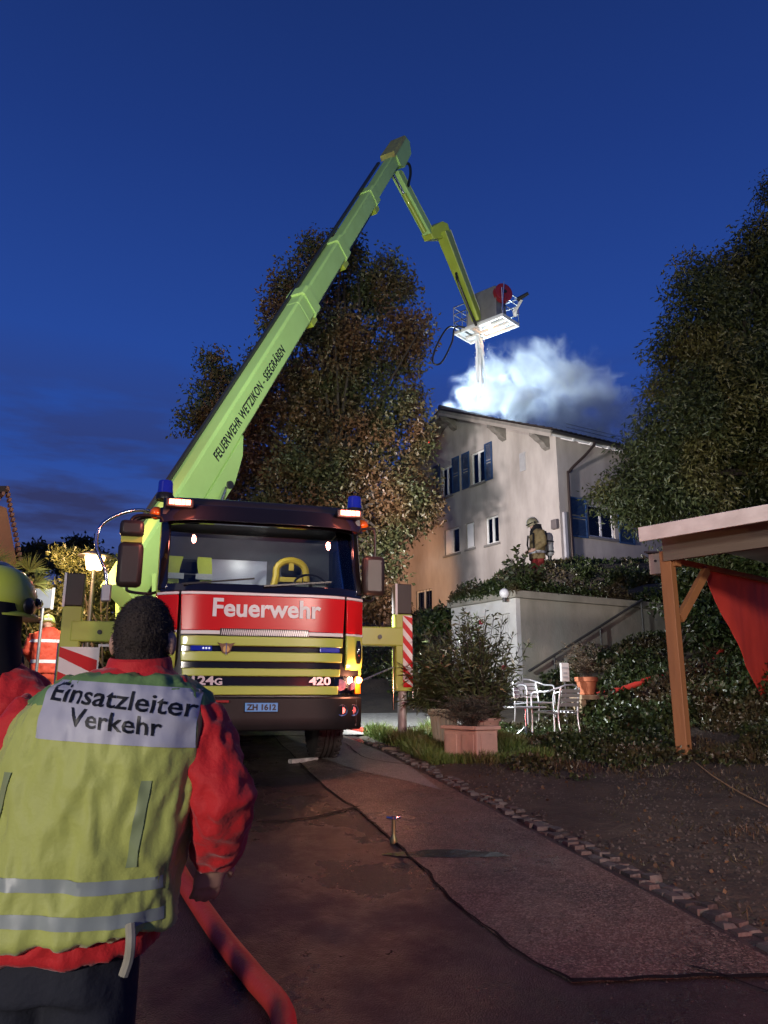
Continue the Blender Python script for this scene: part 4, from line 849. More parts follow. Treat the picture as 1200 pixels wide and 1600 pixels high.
for a, b in ((-1.12, -.55), (-1.12, .55), (-.5, -.55), (1.12, .55), (0, .55), (1.12, -.55), (-1.12, 0)): cbar((a, b, .08), (a, b, 1.12)).build('railing_post', ALU, cage, world=True)
cb = MB().box(cw(.35, -.18, .72), (.95, .70, 1.25), rotc).build('control_cabinet', M('cabinet_grey', (.20, .19, .20), .5, metal=.3, var=.15), cage, world=True, bevel=.03)
MB().box(cw(-.32, -.3, .35), (.32, .5, .55), rotc).build('control_box', M('box_grey', (.30, .29, .27), .5), cage, world=True, bevel=.02)
rc = cw(.98, -.30, 1.02); ax_ = (cx_ * .9 + cy_ * -.45).normalized()
rlh = MB().lathe([(.02, -.10), (.34, -.10), (.36, -.08), (.36, -.06), (.27, -.04), (.27, .08), (.36, .10), (.36, .12), (.30, .14), (.10, .13), (.08, .17), (.02, .17)], rc, 28, axis=ax_).build('hose_reel', M('reel_red', (.22, .015, .025), .4), cage, world=True, smooth=True)
MB().lathe([(.02, .172), (.07, .172), (.07, .21), (.02, .21)], rc, 16, axis=ax_).build('reel_hub', BLACK, cage, world=True)
for z in (-.4, .4): cbar((1.12, -.55, 1.0 + z * .0 + .1), (1.12, .2, 1.1)).build('reel_guard', ALU, cage, world=True)
cbar((1.13, -.6, .2), (1.2, -.5, 1.35)).build('mast', ALU, cage, world=True)
MB().sph(cw(1.22, .15, .35), (.09, .09, .20), 10, 8).build('nozzle_bracket', WHITE, cage, world=True, smooth=True); MB().bar(cw(1.2, .1, .30), cw(1.65, -.05, .62), .07, .07).build('monitor_arm', WHITE, cage, world=True); MB().cyl(cw(1.50, -.10, .66), cw(1.92, -.02, .80), .085, .06, 12).build('monitor_nozzle', BLACK, cage, world=True)
lp = [cw(-.8, -.5, .05), at(700, 512, 26.6), at(680, 545, 26.6), at(677, 567, 26.6), at(690, 566, 26.6), at(706, 535, 26.6), at(711, 512, 26.7), cw(-.6, -.5, .1)]
MB().tube(bez(lp, 10), .035, 8).build('dangling_hose', BLACK, cage, world=True, smooth=True)
MB().mm((-1.45, 7.3, 1.3), (1.15, 9.2, 1.7)).build('rear_locker', RED, truck, bevel=.02)

# ================================================================== PEOPLE
SKIN = M('skin', (.52, .31, .23), .55, var=.08, vs=12)
JRED = M('red_jacket', (.62, .010, .014), .72, var=.10, vs=5, bump=.25, bs=60, sheen=.2)
NAVY = M('navy_cloth', (.018, .020, .032), .85, var=.2, vs=8, bump=.2, bs=60)
VEST = M('vest_yellow', (.50, .54, .13), .6, var=.10, vs=3, bump=.12, bs=90, sheen=.3)
VESTG = M('vest_green_shoulder', (.17, .30, .10), .6, var=.08, vs=4, bump=.12, bs=90)
def lathe_torso(mb, rings, n=28, p=2.4):
    """rings (z, cx, cy, rx, ry): superellipse sections"""
    out = []
    for z, cx, cy, rx, ry in rings:
        out.append([(cx + math.copysign(abs(math.cos(a)) ** (2 / p), math.cos(a)) * rx, cy + math.copysign(abs(math.sin(a)) ** (2 / p), math.sin(a)) * ry, z) for a in np.linspace(0, 2 * math.pi, n, endpoint=False)])
    return mb.loft(out)
def hand(mb, wrist, d, palm_n, s=1.0, curl=.5, side=1):
    """palm and five bent fingers from the wrist along d"""
    d = Vector(d).normalized(); nrm = Vector(palm_n).normalized(); nrm = (nrm - d * nrm.dot(d)).normalized(); x = d.cross(nrm) * side; w_ = Vector(wrist)
    rg = []
    for t, hw, ht in ((-.01, .026, .020), (.02, .032, .018), (.055, .041, .015), (.088, .040, .013)):
        c = w_ + d * t * s; rg.append([c + x * math.cos(a) * hw * s + nrm * math.sin(a) * ht * s for a in np.linspace(0, 2 * math.pi, 12, endpoint=False)])
    mb.loft(rg)
    for k, (off, ln, r) in enumerate(((.030, .068, .0088), (.011, .078, .0092), (-.009, .072, .0088), (-.028, .056, .0078))):
        p = w_ + (d * .082 + x * off) * s; pts = [p]; dd = d.copy(); a = 0
        for seg, fr in enumerate((.45, .30, .25)):
            a = curl * (.5 + .6 * seg); dd = (d * math.cos(a) + nrm * math.sin(a)).normalized(); p = p + dd * ln * fr * s; pts.append(p)
        mb.tube(pts, [r * s * 1.08, r * s, r * s * .95, r * s * .75], 8)
    p = w_ + (d * .025 + x * .030) * s; mb.tube([p, p + (d * .030 + x * .026 + nrm * .008) * s, p + (d * .058 + x * .034 + nrm * .022) * s], [.013 * s, .0115 * s, .008 * s], 8)
def head(mb, c, yaw=0, tilt=0, s=1.0):
    """head centred at c, face towards local -y turned by yaw (z) and tilt (x)"""
    q = Matrix.Rotation(yaw, 3, 'Z') @ Matrix.Rotation(tilt, 3, 'X'); c = Vector(c); T = lambda p: c + q @ (Vector(p) * s)
    mb.sph(T((0, .012, .02)), (.076 * s, .094 * s, .105 * s), 18, 12, rot=q); mb.sph(T((0, -.022, -.055)), (.055 * s, .066 * s, .062 * s), 14, 10, rot=q)
    mb.tube([T((0, -.088, .012)), T((0, -.106, -.022)), T((0, -.092, -.034))], [.007 * s, .014 * s, .010 * s], 8)
    for sx in (-1, 1):
        mb.sph(T((.031 * sx, -.076, .014)), (.015 * s, .010 * s, .011 * s), 8, 6, rot=q); mb.sph(T((.082 * sx, .012, -.006)), (.011 * s, .021 * s, .033 * s), 10, 8, rot=q); mb.tube([T((.012 * sx, -.092, .032)), T((.044 * sx, -.078, .034))], .007 * s, 6)
    mb.tube([T((-.024, -.078, -.060)), T((0, -.090, -.058)), T((.024, -.078, -.060))], [.006 * s, .009 * s, .006 * s], 8)
    return q, T
def folds(o, amp, sx, sy, sz, seed=0, zr=None, ridge=False):
    me = o.data; n = len(me.vertices); co = np.empty(n * 3, np.float32); no = np.empty(n * 3, np.float32)
    me.vertices.foreach_get('co', co); me.vertices.foreach_get('normal', no); co = co.reshape(-1, 3); no = no.reshape(-1, 3); k = np.empty(n, np.float32)
    for i, c in enumerate(co.tolist()): q = Vector((c[0] * sx + seed, c[1] * sy + seed, c[2] * sz + seed)); k[i] = noise.noise(q) + .5 * noise.noise(q * 2.3) + (.7 - 2.2 * abs(noise.noise(q * 1.25 + Vector((7, 3, 1)))) if ridge else 0)
    if zr: k *= np.clip((zr[1] - co[:, 2]) / (zr[1] - zr[0]), 0, 1)
    me.vertices.foreach_set('co', (co + no * (k * amp)[:, None]).ravel()); me.update()
def figure(name, label, loc, rz, J, mats, vox=.011, head_yaw=0, head_tilt=0, curl=.5, hs=1.0):
    """J: joints in local metres. Builds one continuous body plus jacket and trousers."""
    t = thing(name, label, 'person', loc, rz)
    g = lambda k: Vector(J[k])
    b = MB(); q, T = head(b, g('head'), head_yaw, head_tilt); b.tube([g('neck') - Vector((0, 0, .07)), g('neck'), g('head') - Vector((0, -.01, .06))], [.060, .056, .054], 14)
    lathe_torso(b, [(z, cx, cy, rx * .84, ry * .80) for z, cx, cy, rx, ry in J['torso']])
    for s_ in ('l', 'r'):
        b.tube([g('sh' + s_), g('el' + s_), g('wr' + s_)], [.050, .042, .032], 12); 
        b.tube([g('hip' + s_), g('kn' + s_), g('an' + s_)], [.078, .056, .040], 14); b.tube([g('an' + s_) - Vector((0, 0, .0)), g('toe' + s_)], [.042, .030], 10)
        hand(b, g('wr' + s_), g('hand' + s_) - g('wr' + s_), J.get('palm' + s_, (0, 1, -.2)), hs, curl, 1 if s_ == 'r' else -1)
    body = remeshed(b.build('body', SKIN, t), vox * .62, 2, .4)
    j = MB(); lathe_torso(j, J['torso'])
    for s_ in ('l', 'r'):
        d = (g('wr' + s_) - g('el' + s_)).normalized(); j.tube([g('sh' + s_), g('sh' + s_) * .5 + g('el' + s_) * .5, g('el' + s_), g('el' + s_) * .4 + g('wr' + s_) * .6, g('wr' + s_) + d * J.get('cuff', -.015)], [x * J.get('sleeve', 1) for x in (.078, .080, .076, .066, .052)], 16)
    jk = remeshed(j.build('jacket', mats[0], t), vox, 5, .6); folds(jk, .011, 13, 13, 11, 3, ridge=True)
    l = MB()
    for s_ in ('l', 'r'): l.tube([g('hip' + s_) + Vector((0, 0, .06)), g('hip' + s_) - Vector((0, 0, .1)), g('kn' + s_), g('an' + s_)], [.105, .108, .082, .068], 16)
    tz = J['torso'][0]; lathe_torso(l, [(tz[0] - .10, tz[1], tz[2], tz[3] * .80, tz[4] * .84), (tz[0] + .12, tz[1], tz[2], tz[3] * .82, tz[4] * .84)])
    tr = remeshed(l.build('trousers', mats[1], t), vox * 1.2, 4, .6); folds(tr, .010, 12, 12, 7, 9)
    for s_ in ('l', 'r'):
        bo = MB(); a, e = g('an' + s_), g('toe' + s_); bo.tube([a + Vector((0, 0, .12)), a + Vector((0, 0, -.02))], [.062, .060], 14); bo.sph((a + e) / 2 + Vector((0, 0, -.01)), (.052, .125, .048), 14, 8, rot=Matrix.Rotation(math.atan2(-(e - a).x, (e - a).y), 3, 'Z'))
        o = remeshed(bo.build('boot', mats[2], t), .012, 3, .5)
    return t, body, jk, tr, T, q
# ---- incident commander in the vest, seen from behind (faces +y)
man_loc = Vector((-.80, 2.15, 0))
TM = [(.905, -.035, 0, .250, .175), (.955, -.03, 0, .246, .172), (1.07, .0, -.005, .235, .160), (1.2, .03, -.01, .235, .155), (1.36, .062, -.012, .242, .158), (1.47, .086, -.008, .238, .150), (1.53, .098, 0, .210, .125), (1.575, .115, .005, .120, .090), (1.60, .125, .01, .070, .070)]
J = dict(cuff=.02, head=(.128, .03, 1.668), neck=(.125, .015, 1.56), torso=TM, shl=(-.115, 0, 1.475), ell=(-.335, -.03, 1.20), wrl=(-.34, .14, 1.03), handl=(-.33, .22, .97), shr=(.272, -.0, 1.47), elr=(.385, -.035, 1.25), wrr=(.345, .07, 1.11), handr=(.325, .10, 1.03), palmr=(-.6, 1, 0), palml=(1, .2, 0),
         hipl=(-.13, 0, .84), knl=(-.16, .10, .48), anl=(-.15, -.06, .10), toel=(-.16, .10, .035), hipr=(.07, 0, .84), knr=(.08, .03, .47), anr=(.10, .02, .10), toer=(.13, .19, .035), sleeve=1.10)
man, mbody, mjk, mtr, _, _ = figure('person', 'man seen from behind in yellow safety vest with lettered white back panel', man_loc, 0, J, (JRED, NAVY, M('boot_black', (.012, .012, .012), .5)), vox=.010, head_yaw=math.pi, curl=.45, hs=1.1)
# folds and a hem ring on the jacket, its red collar
MB().loft([[(.125 + math.cos(a) * rx, .012 + math.sin(a) * ry, z + .012 * math.sin(a)) for a in np.linspace(0, 2 * math.pi, 28, endpoint=False)] for z, rx, ry in ((1.545, .115, .098), (1.585, .092, .088), (1.620, .084, .088), (1.627, .078, .082), (1.58, .078, .080))], caps=False).build('collar', JRED, man, smooth=True)
vm = MB(); lathe_torso(vm, [(z if i else .955, cx, cy, rx + (.030 if z < 1.4 else .016) + (.010 if z < 1.0 else 0), ry + .034) for i, (z, cx, cy, rx, ry) in enumerate(TM[1:-1])])
for s_, x in (('l', -1), ('r', 1)): vm.sph(Vector(J['sh' + s_]) + Vector((-x * .07, 0, .015)), (.075, .105, .085), 14, 10)
vest = remeshed(vm.build('vest', VEST, man), .010, 4, .6); folds(vest, .013, 8, 8, 2.8, 20, zr=(1.20, 1.5), ridge=True); folds(vest, .007, 20, 20, 9, 5, ridge=True)
vest.data.materials.append(VESTG)
for p in vest.data.polygons:
    c = p.center
    if c.z > 1.50 - .05 * max(0, c.x - .15): p.material_index = 1
def bvh_of(o):
    return BVHTree.FromPolygons([v.co.copy() for v in o.data.vertices], [tuple(p.vertices) for p in o.data.polygons])
bv = bvh_of(vest)
def onback(x, z, lift): 
    h = bv.ray_cast(Vector((x, -1, z)), Vector((0, 1, 0))); 
    return Vector((x, (h[0].y if h[0] else -.10) - lift, z))
def patch(name, fn, nu, nv, mat, parent, lift):
    vs = []
    for i in range(nu + 1):
        for j in range(nv + 1): x, z = fn(i / nu, j / nv); vs.append(onback(x, z, lift))
    fs = [(i * (nv + 1) + j, i * (nv + 1) + j + 1, (i + 1) * (nv + 1) + j + 1, (i + 1) * (nv + 1) + j) for i in range(nu) for j in range(nv)]
    o = MB().add(vs, fs).build(name, mat, parent, smooth=True); 
    for p in o.data.polygons: p.use_smooth = True
    return o
PANEL = M('back_panel_white', (.50, .49, .56), .5, var=.05, vs=3, bump=.05, bs=50)
# panel: px 60-308 across, y 1062-1155 (left) .. 1165 (right)
def bk(px, py): q = at(px, py, 2.0); return q.x - man_loc.x, q.z
tl, trc, bl, brc = bk(72, 1060), bk(304, 1076), bk(62, 1152), bk(300, 1170)
bil = lambda u, v: tuple((tl[i] * (1 - u) + trc[i] * u) * (1 - v) + (bl[i] * (1 - u) + brc[i] * u) * v for i in (0, 1))
bp2 = patch('back_panel', bil, 40, 16, PANEL, vest, .004)
def backtext(s, px0, px1, py, tilt, hgt, name='vest_lettering'):
    c = bpy.data.curves.new(name, 'FONT'); c.body = s; c.size = 1; c.resolution_u = 2; c.offset = .012; c.align_x = 'CENTER'; c.align_y = 'CENTER'
    o = bpy.data.objects.new(name, c); COL.objects.link(o); dg = bpy.context.evaluated_depsgraph_get(); dg.update(); me = bpy.data.meshes.new_from_object(o.evaluated_get(dg)); bpy.data.objects.remove(o)
    bm = bmesh.new(); bm.from_mesh(me); bmesh.ops.remove_doubles(bm, verts=bm.verts, dist=1e-5); bmesh.ops.triangulate(bm, faces=bm.faces)
    for _ in range(4):
        es = [e for e in bm.edges if e.calc_length() > .16]
        if not es: break
        bmesh.ops.subdivide_edges(bm, edges=es, cuts=1); bmesh.ops.triangulate(bm, faces=bm.faces)
    xs = [v.co.x for v in bm.verts]; w0 = max(xs) - min(xs); a, b = bk(px0, py), bk(px1, py + tilt); k = (b[0] - a[0]) / w0; ca = ((a[0] + b[0]) / 2, (a[1] + b[1]) / 2); sl = (b[1] - a[1]) / (b[0] - a[0])
    for v in bm.verts: x = ca[0] + v.co.x * k; z = ca[1] + v.co.y * hgt + v.co.x * k * sl; v.co = onback(x, z, .0065)
    bm.to_mesh(me); bm.free(); me.materials.clear(); me.materials.append(LETTER); o = bpy.data.objects.new(name, me); COL.objects.link(o); o.parent = bp2
backtext('Einsatzleiter', 80, 300, 1080, 28, .066); backtext('Verkehr', 118, 256, 1120, 18, .062)
VST = M('reflex_strip', (.34, .38, .36), .4, var=.1, vs=6)
VSF = M('faded_strip', (.30, .36, .18), .5)
for z in (1.085, 1.008): patch('reflective_strip', lambda u, v, z=z: ((-.285 + .54 * u) + .0, z + .030 * (v - .5) + .008 * math.sin(u * 5)), 44, 3, VST, vest, .004)
patch('reflective_strip', lambda u, v: (-.150 + .024 * u + .02 * v - .03 * (1 - v), 1.12 + .22 * v), 3, 24, VSF, vest, .004)
patch('reflective_strip', lambda u, v: (.180 + .024 * u + .03 * v, 1.12 + .20 * v), 3, 24, VSF, vest, .004)
MB().tube(bez([(.195, -.14, .99), (.205, -.16, .96), (.20, -.15, .92), (.19, -.15, .885)], 6), [.012] * 19, 8).build('dangling_strap', M('beige_strap', (.38, .35, .27), .7), man, smooth=True)
# hair: cap with a thinning crown, plus short strands
HC = Vector((.128, .03, 1.668)); hm = MB()
hm.sph(HC + Vector((0, -.008, .020)), (.079, .102, .110), 28, 20); hm.sph(HC + Vector((0, -.028, -.045)), (.066, .072, .070), 20, 14)
hair = remeshed(hm.build('hair', M('hair_dark', (.020, .014, .011), .8, col2=(.05, .032, .024), vs=18, bump=.6, bs=120), man), .007, 3, .5); folds(hair, .004, 40, 40, 40, 2)
P = []; 
for v in hair.data.vertices:
    if random.random() < .85 and v.co.y < .09 + .03:
        P.append((v.co.copy(), v.normal.copy()))
P = [p for p in P for _ in range(2)]; vs = []
for p, n in P:
    p = p + Vector([random.gauss(0, .002) for _ in range(3)]); d = (n * .9 + Vector((random.gauss(0, .3), random.gauss(0, .3), -.55 + random.gauss(0, .3)))).normalized() * random.uniform(.004, .009); s_ = d.cross(Vector((random.random(), random.random(), random.random()))).normalized() * .0009
    vs += [p - s_, p + s_, p + d]
npmesh('hair_strands', vs, 3, M('hair_strand', (.022, .015, .012), .6, isl=.5), hair, kind='stuff')
# ---- firefighter cut by the left edge of the frame
HEL = M('helmet_lime', (.60, .68, .07), .35, var=.05, coat=.4); HELW = M('helmet_detail', (.6, .6, .55), .4)
TF_ = [(.82, 0, 0, .25, .17), (1.05, 0, 0, .235, .16), (1.25, 0, 0, .25, .165), (1.42, 0, 0, .26, .16), (1.50, 0, 0, .22, .13), (1.56, 0, .0, .12, .10), (1.60, 0, 0, .075, .075)]
def stand(**k):
    d = dict(head=(0, -.03, 1.72), neck=(0, 0, 1.59), torso=TF_, shl=(.24, 0, 1.47), ell=(.31, .03, 1.18), wrl=(.28, -.10, .96), handl=(.27, -.16, .88), shr=(-.24, 0, 1.47), elr=(-.31, .03, 1.18), wrr=(-.28, -.10, .96), handr=(-.27, -.16, .88), palmr=(1, 0, 0), palml=(-1, 0, 0),
             hipl=(.11, 0, .86), knl=(.12, -.03, .48), anl=(.12, .0, .10), toel=(.14, -.16, .035), hipr=(-.11, 0, .86), knr=(-.12, -.03, .48), anr=(-.12, .0, .10), toer=(-.14, -.16, .035)); d.update(k); return d
def helmet(parent, T, q, mat, s=1.0, shield=True):
    mb = MB(); c = T((0, .005, .035)); mb.sph(c, (.120 * s, .142 * s, .125 * s), 24, 14, rot=q, z0=-.35, z1=1)
    h = mb.build('helmet', mat, parent, smooth=True)
    MB().loft([[c + q @ Vector((math.cos(a) * .122 * s * k, math.sin(a) * (.146 if math.sin(a) < 0 else .155) * s * k, -.040 * s + dz)) for a in np.linspace(0, 2 * math.pi, 28, endpoint=False)] for k, dz in ((.96, 0), (1.10, -.012), (1.10, -.018), (.96, -.012))]).build('brim', mat, h, smooth=True)
    MB().tube([c + q @ Vector((0, math.cos(a) * .145 * s, math.sin(a) * .128 * s)) for a in np.linspace(-.1, math.pi + .1, 16)], .012 * s, 8).build('crest', HELW, h, smooth=True)
    MB().tube([c + q @ Vector((math.cos(a) * .124 * s, math.sin(a) * .147 * s, .0)) for a in np.linspace(math.pi * 1.1, math.pi * 1.9, 14)], .014 * s, 8).build('visor', BLACKG, h, smooth=True)
    for sx in (-1, 1): MB().sph(c + q @ Vector((sx * .122 * s, 0, -.02)), (.012, .03, .03), 10, 8, rot=q).build('ear_cover', BLACK, h, smooth=True)
    MB().box(c + q @ Vector((0, .135 * s, -.015)), (.13 * s, .02, .035), q).build('reflector', REFL, h)
    return h
p2, b2_, j2, t2_, T2, q2 = figure('person', 'firefighter in lime helmet with black neck cover at the left edge', (-1.335, 2.62, float(roadz(2.62)) - .0), R(170), stand(head=(0, -.03, 1.74)), (JRED, NAVY, MATS['boot_black']), vox=.014)
helmet(p2, T2, q2, HEL, 1.0)
nc = MB(); 
nc.loft([[(math.cos(a) * rx, .035 + math.sin(a) * ry, z) for a in np.linspace(0, 2 * math.pi, 24, endpoint=False)] for z, rx, ry in ((1.50, .150, .125), (1.56, .135, .125), (1.64, .118, .128), (1.72, .112, .128), (1.76, .108, .12))], caps=False); nc.build('neck_cover', M('black_cloth', (.008, .008, .010), .9), p2, smooth=True)
MB().loft([[(math.cos(a) * rx, .01 + math.sin(a) * ry, z) for a in np.linspace(0, 2 * math.pi, 24, endpoint=False)] for z, rx, ry in ((1.44, .165, .135), (1.49, .155, .13), (1.53, .14, .12))], caps=False).build('fleece_collar', M('grey_fleece', (.30, .29, .29), .95, bump=1, bs=50), p2, smooth=True)
# ---- far firefighter in orange
ORANGE = M('orange_suit', (.62, .075, .035), .7, var=.1, vs=7, bump=.3, bs=30)
fy = 13.2; fx = at(76, 1000, fy).x
p3, _, j3, _, T3, q3 = figure('person', 'firefighter in orange red suit with reflective bands and lime helmet behind the left outrigger', (fx, fy, H(fx, fy)), R(205), stand(head=(.04, -.08, 1.66), neck=(.02, -.03, 1.56), wrl=(.22, -.26, 1.05), handl=(.20, -.34, 1.02)), (ORANGE, ORANGE, MATS['boot_black']), vox=.022, head_tilt=R(22))
helmet(p3, T3, q3, M('helmet_pale_lime', (.50, .66, .18), .4), 1.0)
def bodyband(o, z, h, parent, mat=REFL, lift=.006, xr=.33, c=(0, 0)):
    b = bvh_of(o); vs = []; n = 40; ok = True
    for k in range(n):
        a = 2 * math.pi * k / n; d = Vector((math.cos(a), math.sin(a), 0))
        for zz_ in (z - h / 2, z + h / 2):
            hh = b.ray_cast(Vector((c[0], c[1], zz_)) , d); p = hh[0] if hh[0] else Vector((c[0], c[1], zz_)) + d * .2
            if (Vector((p.x - c[0], p.y - c[1], 0))).length > xr: p = Vector((c[0], c[1], zz_)) + d * xr
            vs.append(p + d * lift)
    MB().add(vs, [(2 * k, 2 * ((k + 1) % n), 2 * ((k + 1) % n) + 1, 2 * k + 1) for k in range(n)]).build('reflective_band', mat, parent, smooth=True)
REFW = M('reflex_white', (.75, .75, .78), .4)
bodyband(j3, 1.02, .055, j3, REFW); bodyband(j3, 1.36, .05, j3, REFW)
# ---- firefighter with breathing apparatus standing above the garage (profile, facing left)
TAN = M('tan_turnout', (.26, .19, .085), .75, var=.25, vs=6, bump=.4, bs=25); TRD = M('red_trousers', (.26, .02, .018), .8, var=.2, vs=6, bump=.3, bs=25)
q0 = at(842, 905, 17.6); gx, gy = q0.x, 17.6
FF_Z = 3.78
p4, _, j4, _, T4, q4 = figure('person', 'firefighter with air cylinder on his back standing on the overgrown garage roof', (gx, gy, FF_Z), R(-78), stand(head=(0, -.09, 1.665), neck=(0, -.02, 1.55), torso=[(z, cx, cy - .01 + (.02 if z > 1.2 else 0), rx * .92, ry) for z, cx, cy, rx, ry in TF_], ell=(.27, .06, 1.18), wrl=(.20, -.16, 1.02), handl=(.16, -.24, .99), elr=(-.27, .05, 1.18), wrr=(-.18, -.16, 1.02), handr=(-.14, -.24, .99)), (TAN, TRD, MATS['boot_black']), vox=.022, head_tilt=R(25))
helmet(p4, T4, q4, M('helmet_cream', (.40, .37, .22), .45, col2=(.05, .05, .04), vs=9), 1.02)
MB().loft([[(math.cos(a) * rx, .0 + math.sin(a) * ry, z) for a in np.linspace(0, 2 * math.pi, 20, endpoint=False)] for z, rx, ry in ((1.40, .22, .16), (1.50, .17, .15), (1.60, .115, .125), (1.66, .105, .12))], caps=False).build('hood', MATS['black_cloth'], p4, smooth=True)
bpk = MB().box((0, .165, 1.22), (.30, .07, .55)).build('back_plate', BLACK, p4, bevel=.03)
MB().tube([(0, .30, .92), (0, .30, .96), (0, .30, 1.40), (0, .30, 1.46), (0, .30, 1.48)], [.05, .095, .095, .07, .03], 18).build('air_cylinder', M('cylinder_grey', (.42, .42, .42), .4, var=.1), bpk, smooth=True)
for z in (1.02, 1.26): MB().tube([(math.cos(a) * .10, .30 + math.sin(a) * .10, z) for a in np.linspace(0, 2 * math.pi, 16)], .016, 6).build('cylinder_strap', BLACK, bpk)
MB().cyl((0, .30, .80), (0, .30, .93), .035, .05).build('valve', BLACK, bpk); bodyband(j4, .98, .06, j4, REFL)
MB().tube([(.16, -.15, 1.42), (.18, -.17, 1.2), (.15, -.14, 1.0)], .022, 6).build('harness_strap', BLACK, p4); MB().tube([(-.16, -.15, 1.42), (-.18, -.17, 1.2), (-.15, -.14, 1.0)], .022, 6).build('harness_strap', BLACK, p4)

# ================================================================== SMALL THINGS
# hose across the foreground
HOSE = M('red_hose', (.55, .045, .03), .55, var=.10, vs=4, bump=.3, bs=55)
def ground_pts(pp, lift): out = []; return [Vector((*gfind(*p), 0)) + Vector((0, 0, float(roadz(gfind(*p)[1])) + lift)) for p in pp]
hp = ground_pts([(225, 1300), (262, 1345), (292, 1400), (345, 1480), (395, 1545), (440, 1605)], .052); hp = [hp[0] + (hp[0] - hp[1]) * 1.5] + hp + [hp[-1] + Vector((.10, -.5, -.05)), hp[-1] + Vector((.5, -1.3, -.13))]
h_ = MB().tube(bez(hp, 14), .053, 18).build('fire_hose', HOSE, smooth=True); tag(h_, 'thick red fire hose on the asphalt beside the man in the vest', 'hose')
q = bez([at(545, 1120, 12.6), at(600, 1131, 11.8), at(660, 1132, 11.6), at(720, 1135, 11.4), at(760, 1140, 11.3)], 10)
q = [Vector((p.x, p.y, H(p.x, p.y) + .045 + .01 * math.sin(p.x * 7))) for p in q]; tag(MB().tube(q, .045, 10).build('fire_hose', HOSE, smooth=True), 'red hose running behind the outrigger foot towards the plant pots', 'hose')
q = bez([(3.3, 13.0, 0), (4.0, 13.2, 0), (4.7, 13.4, 0), (5.3, 13.6, 0), (5.9, 14.4, 0), (6.6, 15.2, 0)], 10); q = [Vector((p.x, p.y, H(p.x, p.y) + .20 + .03 * math.sin(p.x * 5))) for p in q]
tag(MB().tube(q, .05, 10).build('fire_hose', HOSE, smooth=True), 'red hose lying over the overgrown bank behind the carport post', 'hose')
# outrigger timber pads
pd = thing('outrigger_pad', 'wooden board with steel bar under the striped outrigger foot', 'board', (*(Vector((TO.x, TO.y, 0)) + Matrix.Rotation(R(16), 3, 'Z') @ Vector((2.13, 2.0, 0))).xy, float(roadz(10.8)) - .05), R(8))
MB().box((-.02, -.16, .03), (.52, .46, .06)).build('board', M('old_board', (.10, .075, .055), .7, col2=(.05, .04, .03), vs=6, bump=.3, stretch=(1, .2, 1)), pd, bevel=.006); MB().box((.16, -.02, .085), (.12, .46, .05), Matrix.Rotation(R(18), 3, 'Z')).build('bar', STEEL, pd, bevel=.004)
# valve standpipe at the seam with a little leak
vx, vy = gfind(615, 1318); vl = thing('valve_key', 'small metal T handle valve key standing in the wet road seam', 'valve key', (vx, vy, float(roadz(vy))))
MB().lathe([(.028, 0), (.03, .03), (.02, .05), (.014, .07), (.014, .17)], (0, 0, 0), 14).build('shaft', M('green_brass', (.26, .28, .12), .4, metal=.6), vl, smooth=True); MB().tube([(-.055, 0, .185), (-.02, 0, .18), (.02, 0, .18), (.055, 0, .188)], .009, 8).build('handle', CHROME, vl, smooth=True); MB().cyl((0, 0, .17), (0, 0, .20), .013).build('cap', CHROME, vl)
SHGLOSS = M('shadow_gloss', (.03, .027, .026), .16, spec=.6, bump=.25, bs=14)  # dark glossy coat for a cast shadow laid on the road as a patch
def shadow_patch(label, cpx, rx, ry, seed, lift=.0065):
    cx, cy = gfind(*cpx); vs = []; n = 40
    for k in range(n):
        a = 2 * math.pi * k / n; r_ = 1 + .45 * noise.noise((math.cos(a) * 1.6 + seed, math.sin(a) * 1.6, seed)); x = cx + math.cos(a) * rx * r_; y = cy + math.sin(a) * ry * r_; vs.append((x, y, float(roadz(y)) + lift))
    vs.append((cx, cy, float(roadz(cy)) + lift)); return tag(MB().add(vs, [(k, (k + 1) % n, n) for k in range(n)]).build('shadow_patch', SHGLOSS), label, 'shadow_patch')
shadow_patch('long dark patch for a cast shadow on the coarse strip right of the valve key', (700, 1335), .42, .085, 1.3)
# fluted pot, planter box
def pot_profile(s): return [(.10 * s, 0), (.125 * s, .0), (.135 * s, .03 * s), (.145 * s, .05 * s), (.20 * s, .42 * s), (.235 * s, .45 * s), (.245 * s, .50 * s), (.225 * s, .52 * s), (.20 * s, .50 * s), (.19 * s, .46 * s), (.01, .45 * s)]
CREAM = M('cream_ceramic', (.52, .46, .34), .5, var=.12, vs=6, bump=.1)
qx, qy = gfind(692, 1172); qx += .04; qy += .25
pt = thing('flower_pot', 'cream fluted round flower pot at the kerb with a bushy grassy plant', 'flower pot', (qx, qy, H(qx, qy)))
MB().lathe(pot_profile(.95), (0, 0, 0), 40, flute=.012).build('pot', CREAM, pt, smooth=False); MB().lathe([(.01, .42), (.185, .425)], (0, 0, 0), 20).build('soil', SOIL, pt)
TERR = M('pale_terracotta', (.52, .34, .27), .75, col2=(.34, .24, .20), vs=5, bump=.25)
bx_, by_ = gfind(738, 1190); by_ += .15
pb = thing('planter_box', 'pale terracotta planter box with bushy lavender in front of the bistro table', 'planter', (bx_, by_, H(bx_, by_)), R(36))
mbp = MB(); mbp.mm((-.17, -.30, 0), (.17, .30, .34)); pbo = mbp.build('box', TERR, pb, bevel=.02)
for a_, b_ in (((-.20, -.33, .341), (.20, -.285, .385)), ((-.20, .285, .341), (.20, .33, .385)), ((-.20, -.284, .341), (-.155, .284, .385)), ((.155, -.284, .341), (.20, .284, .385))): MB().mm(a_, b_).build('rim', TERR, pbo, bevel=.01)
MB().mm((-.11, -.312, .05), (.11, -.301, .29)).build('relief', TERR, pbo, bevel=.008)
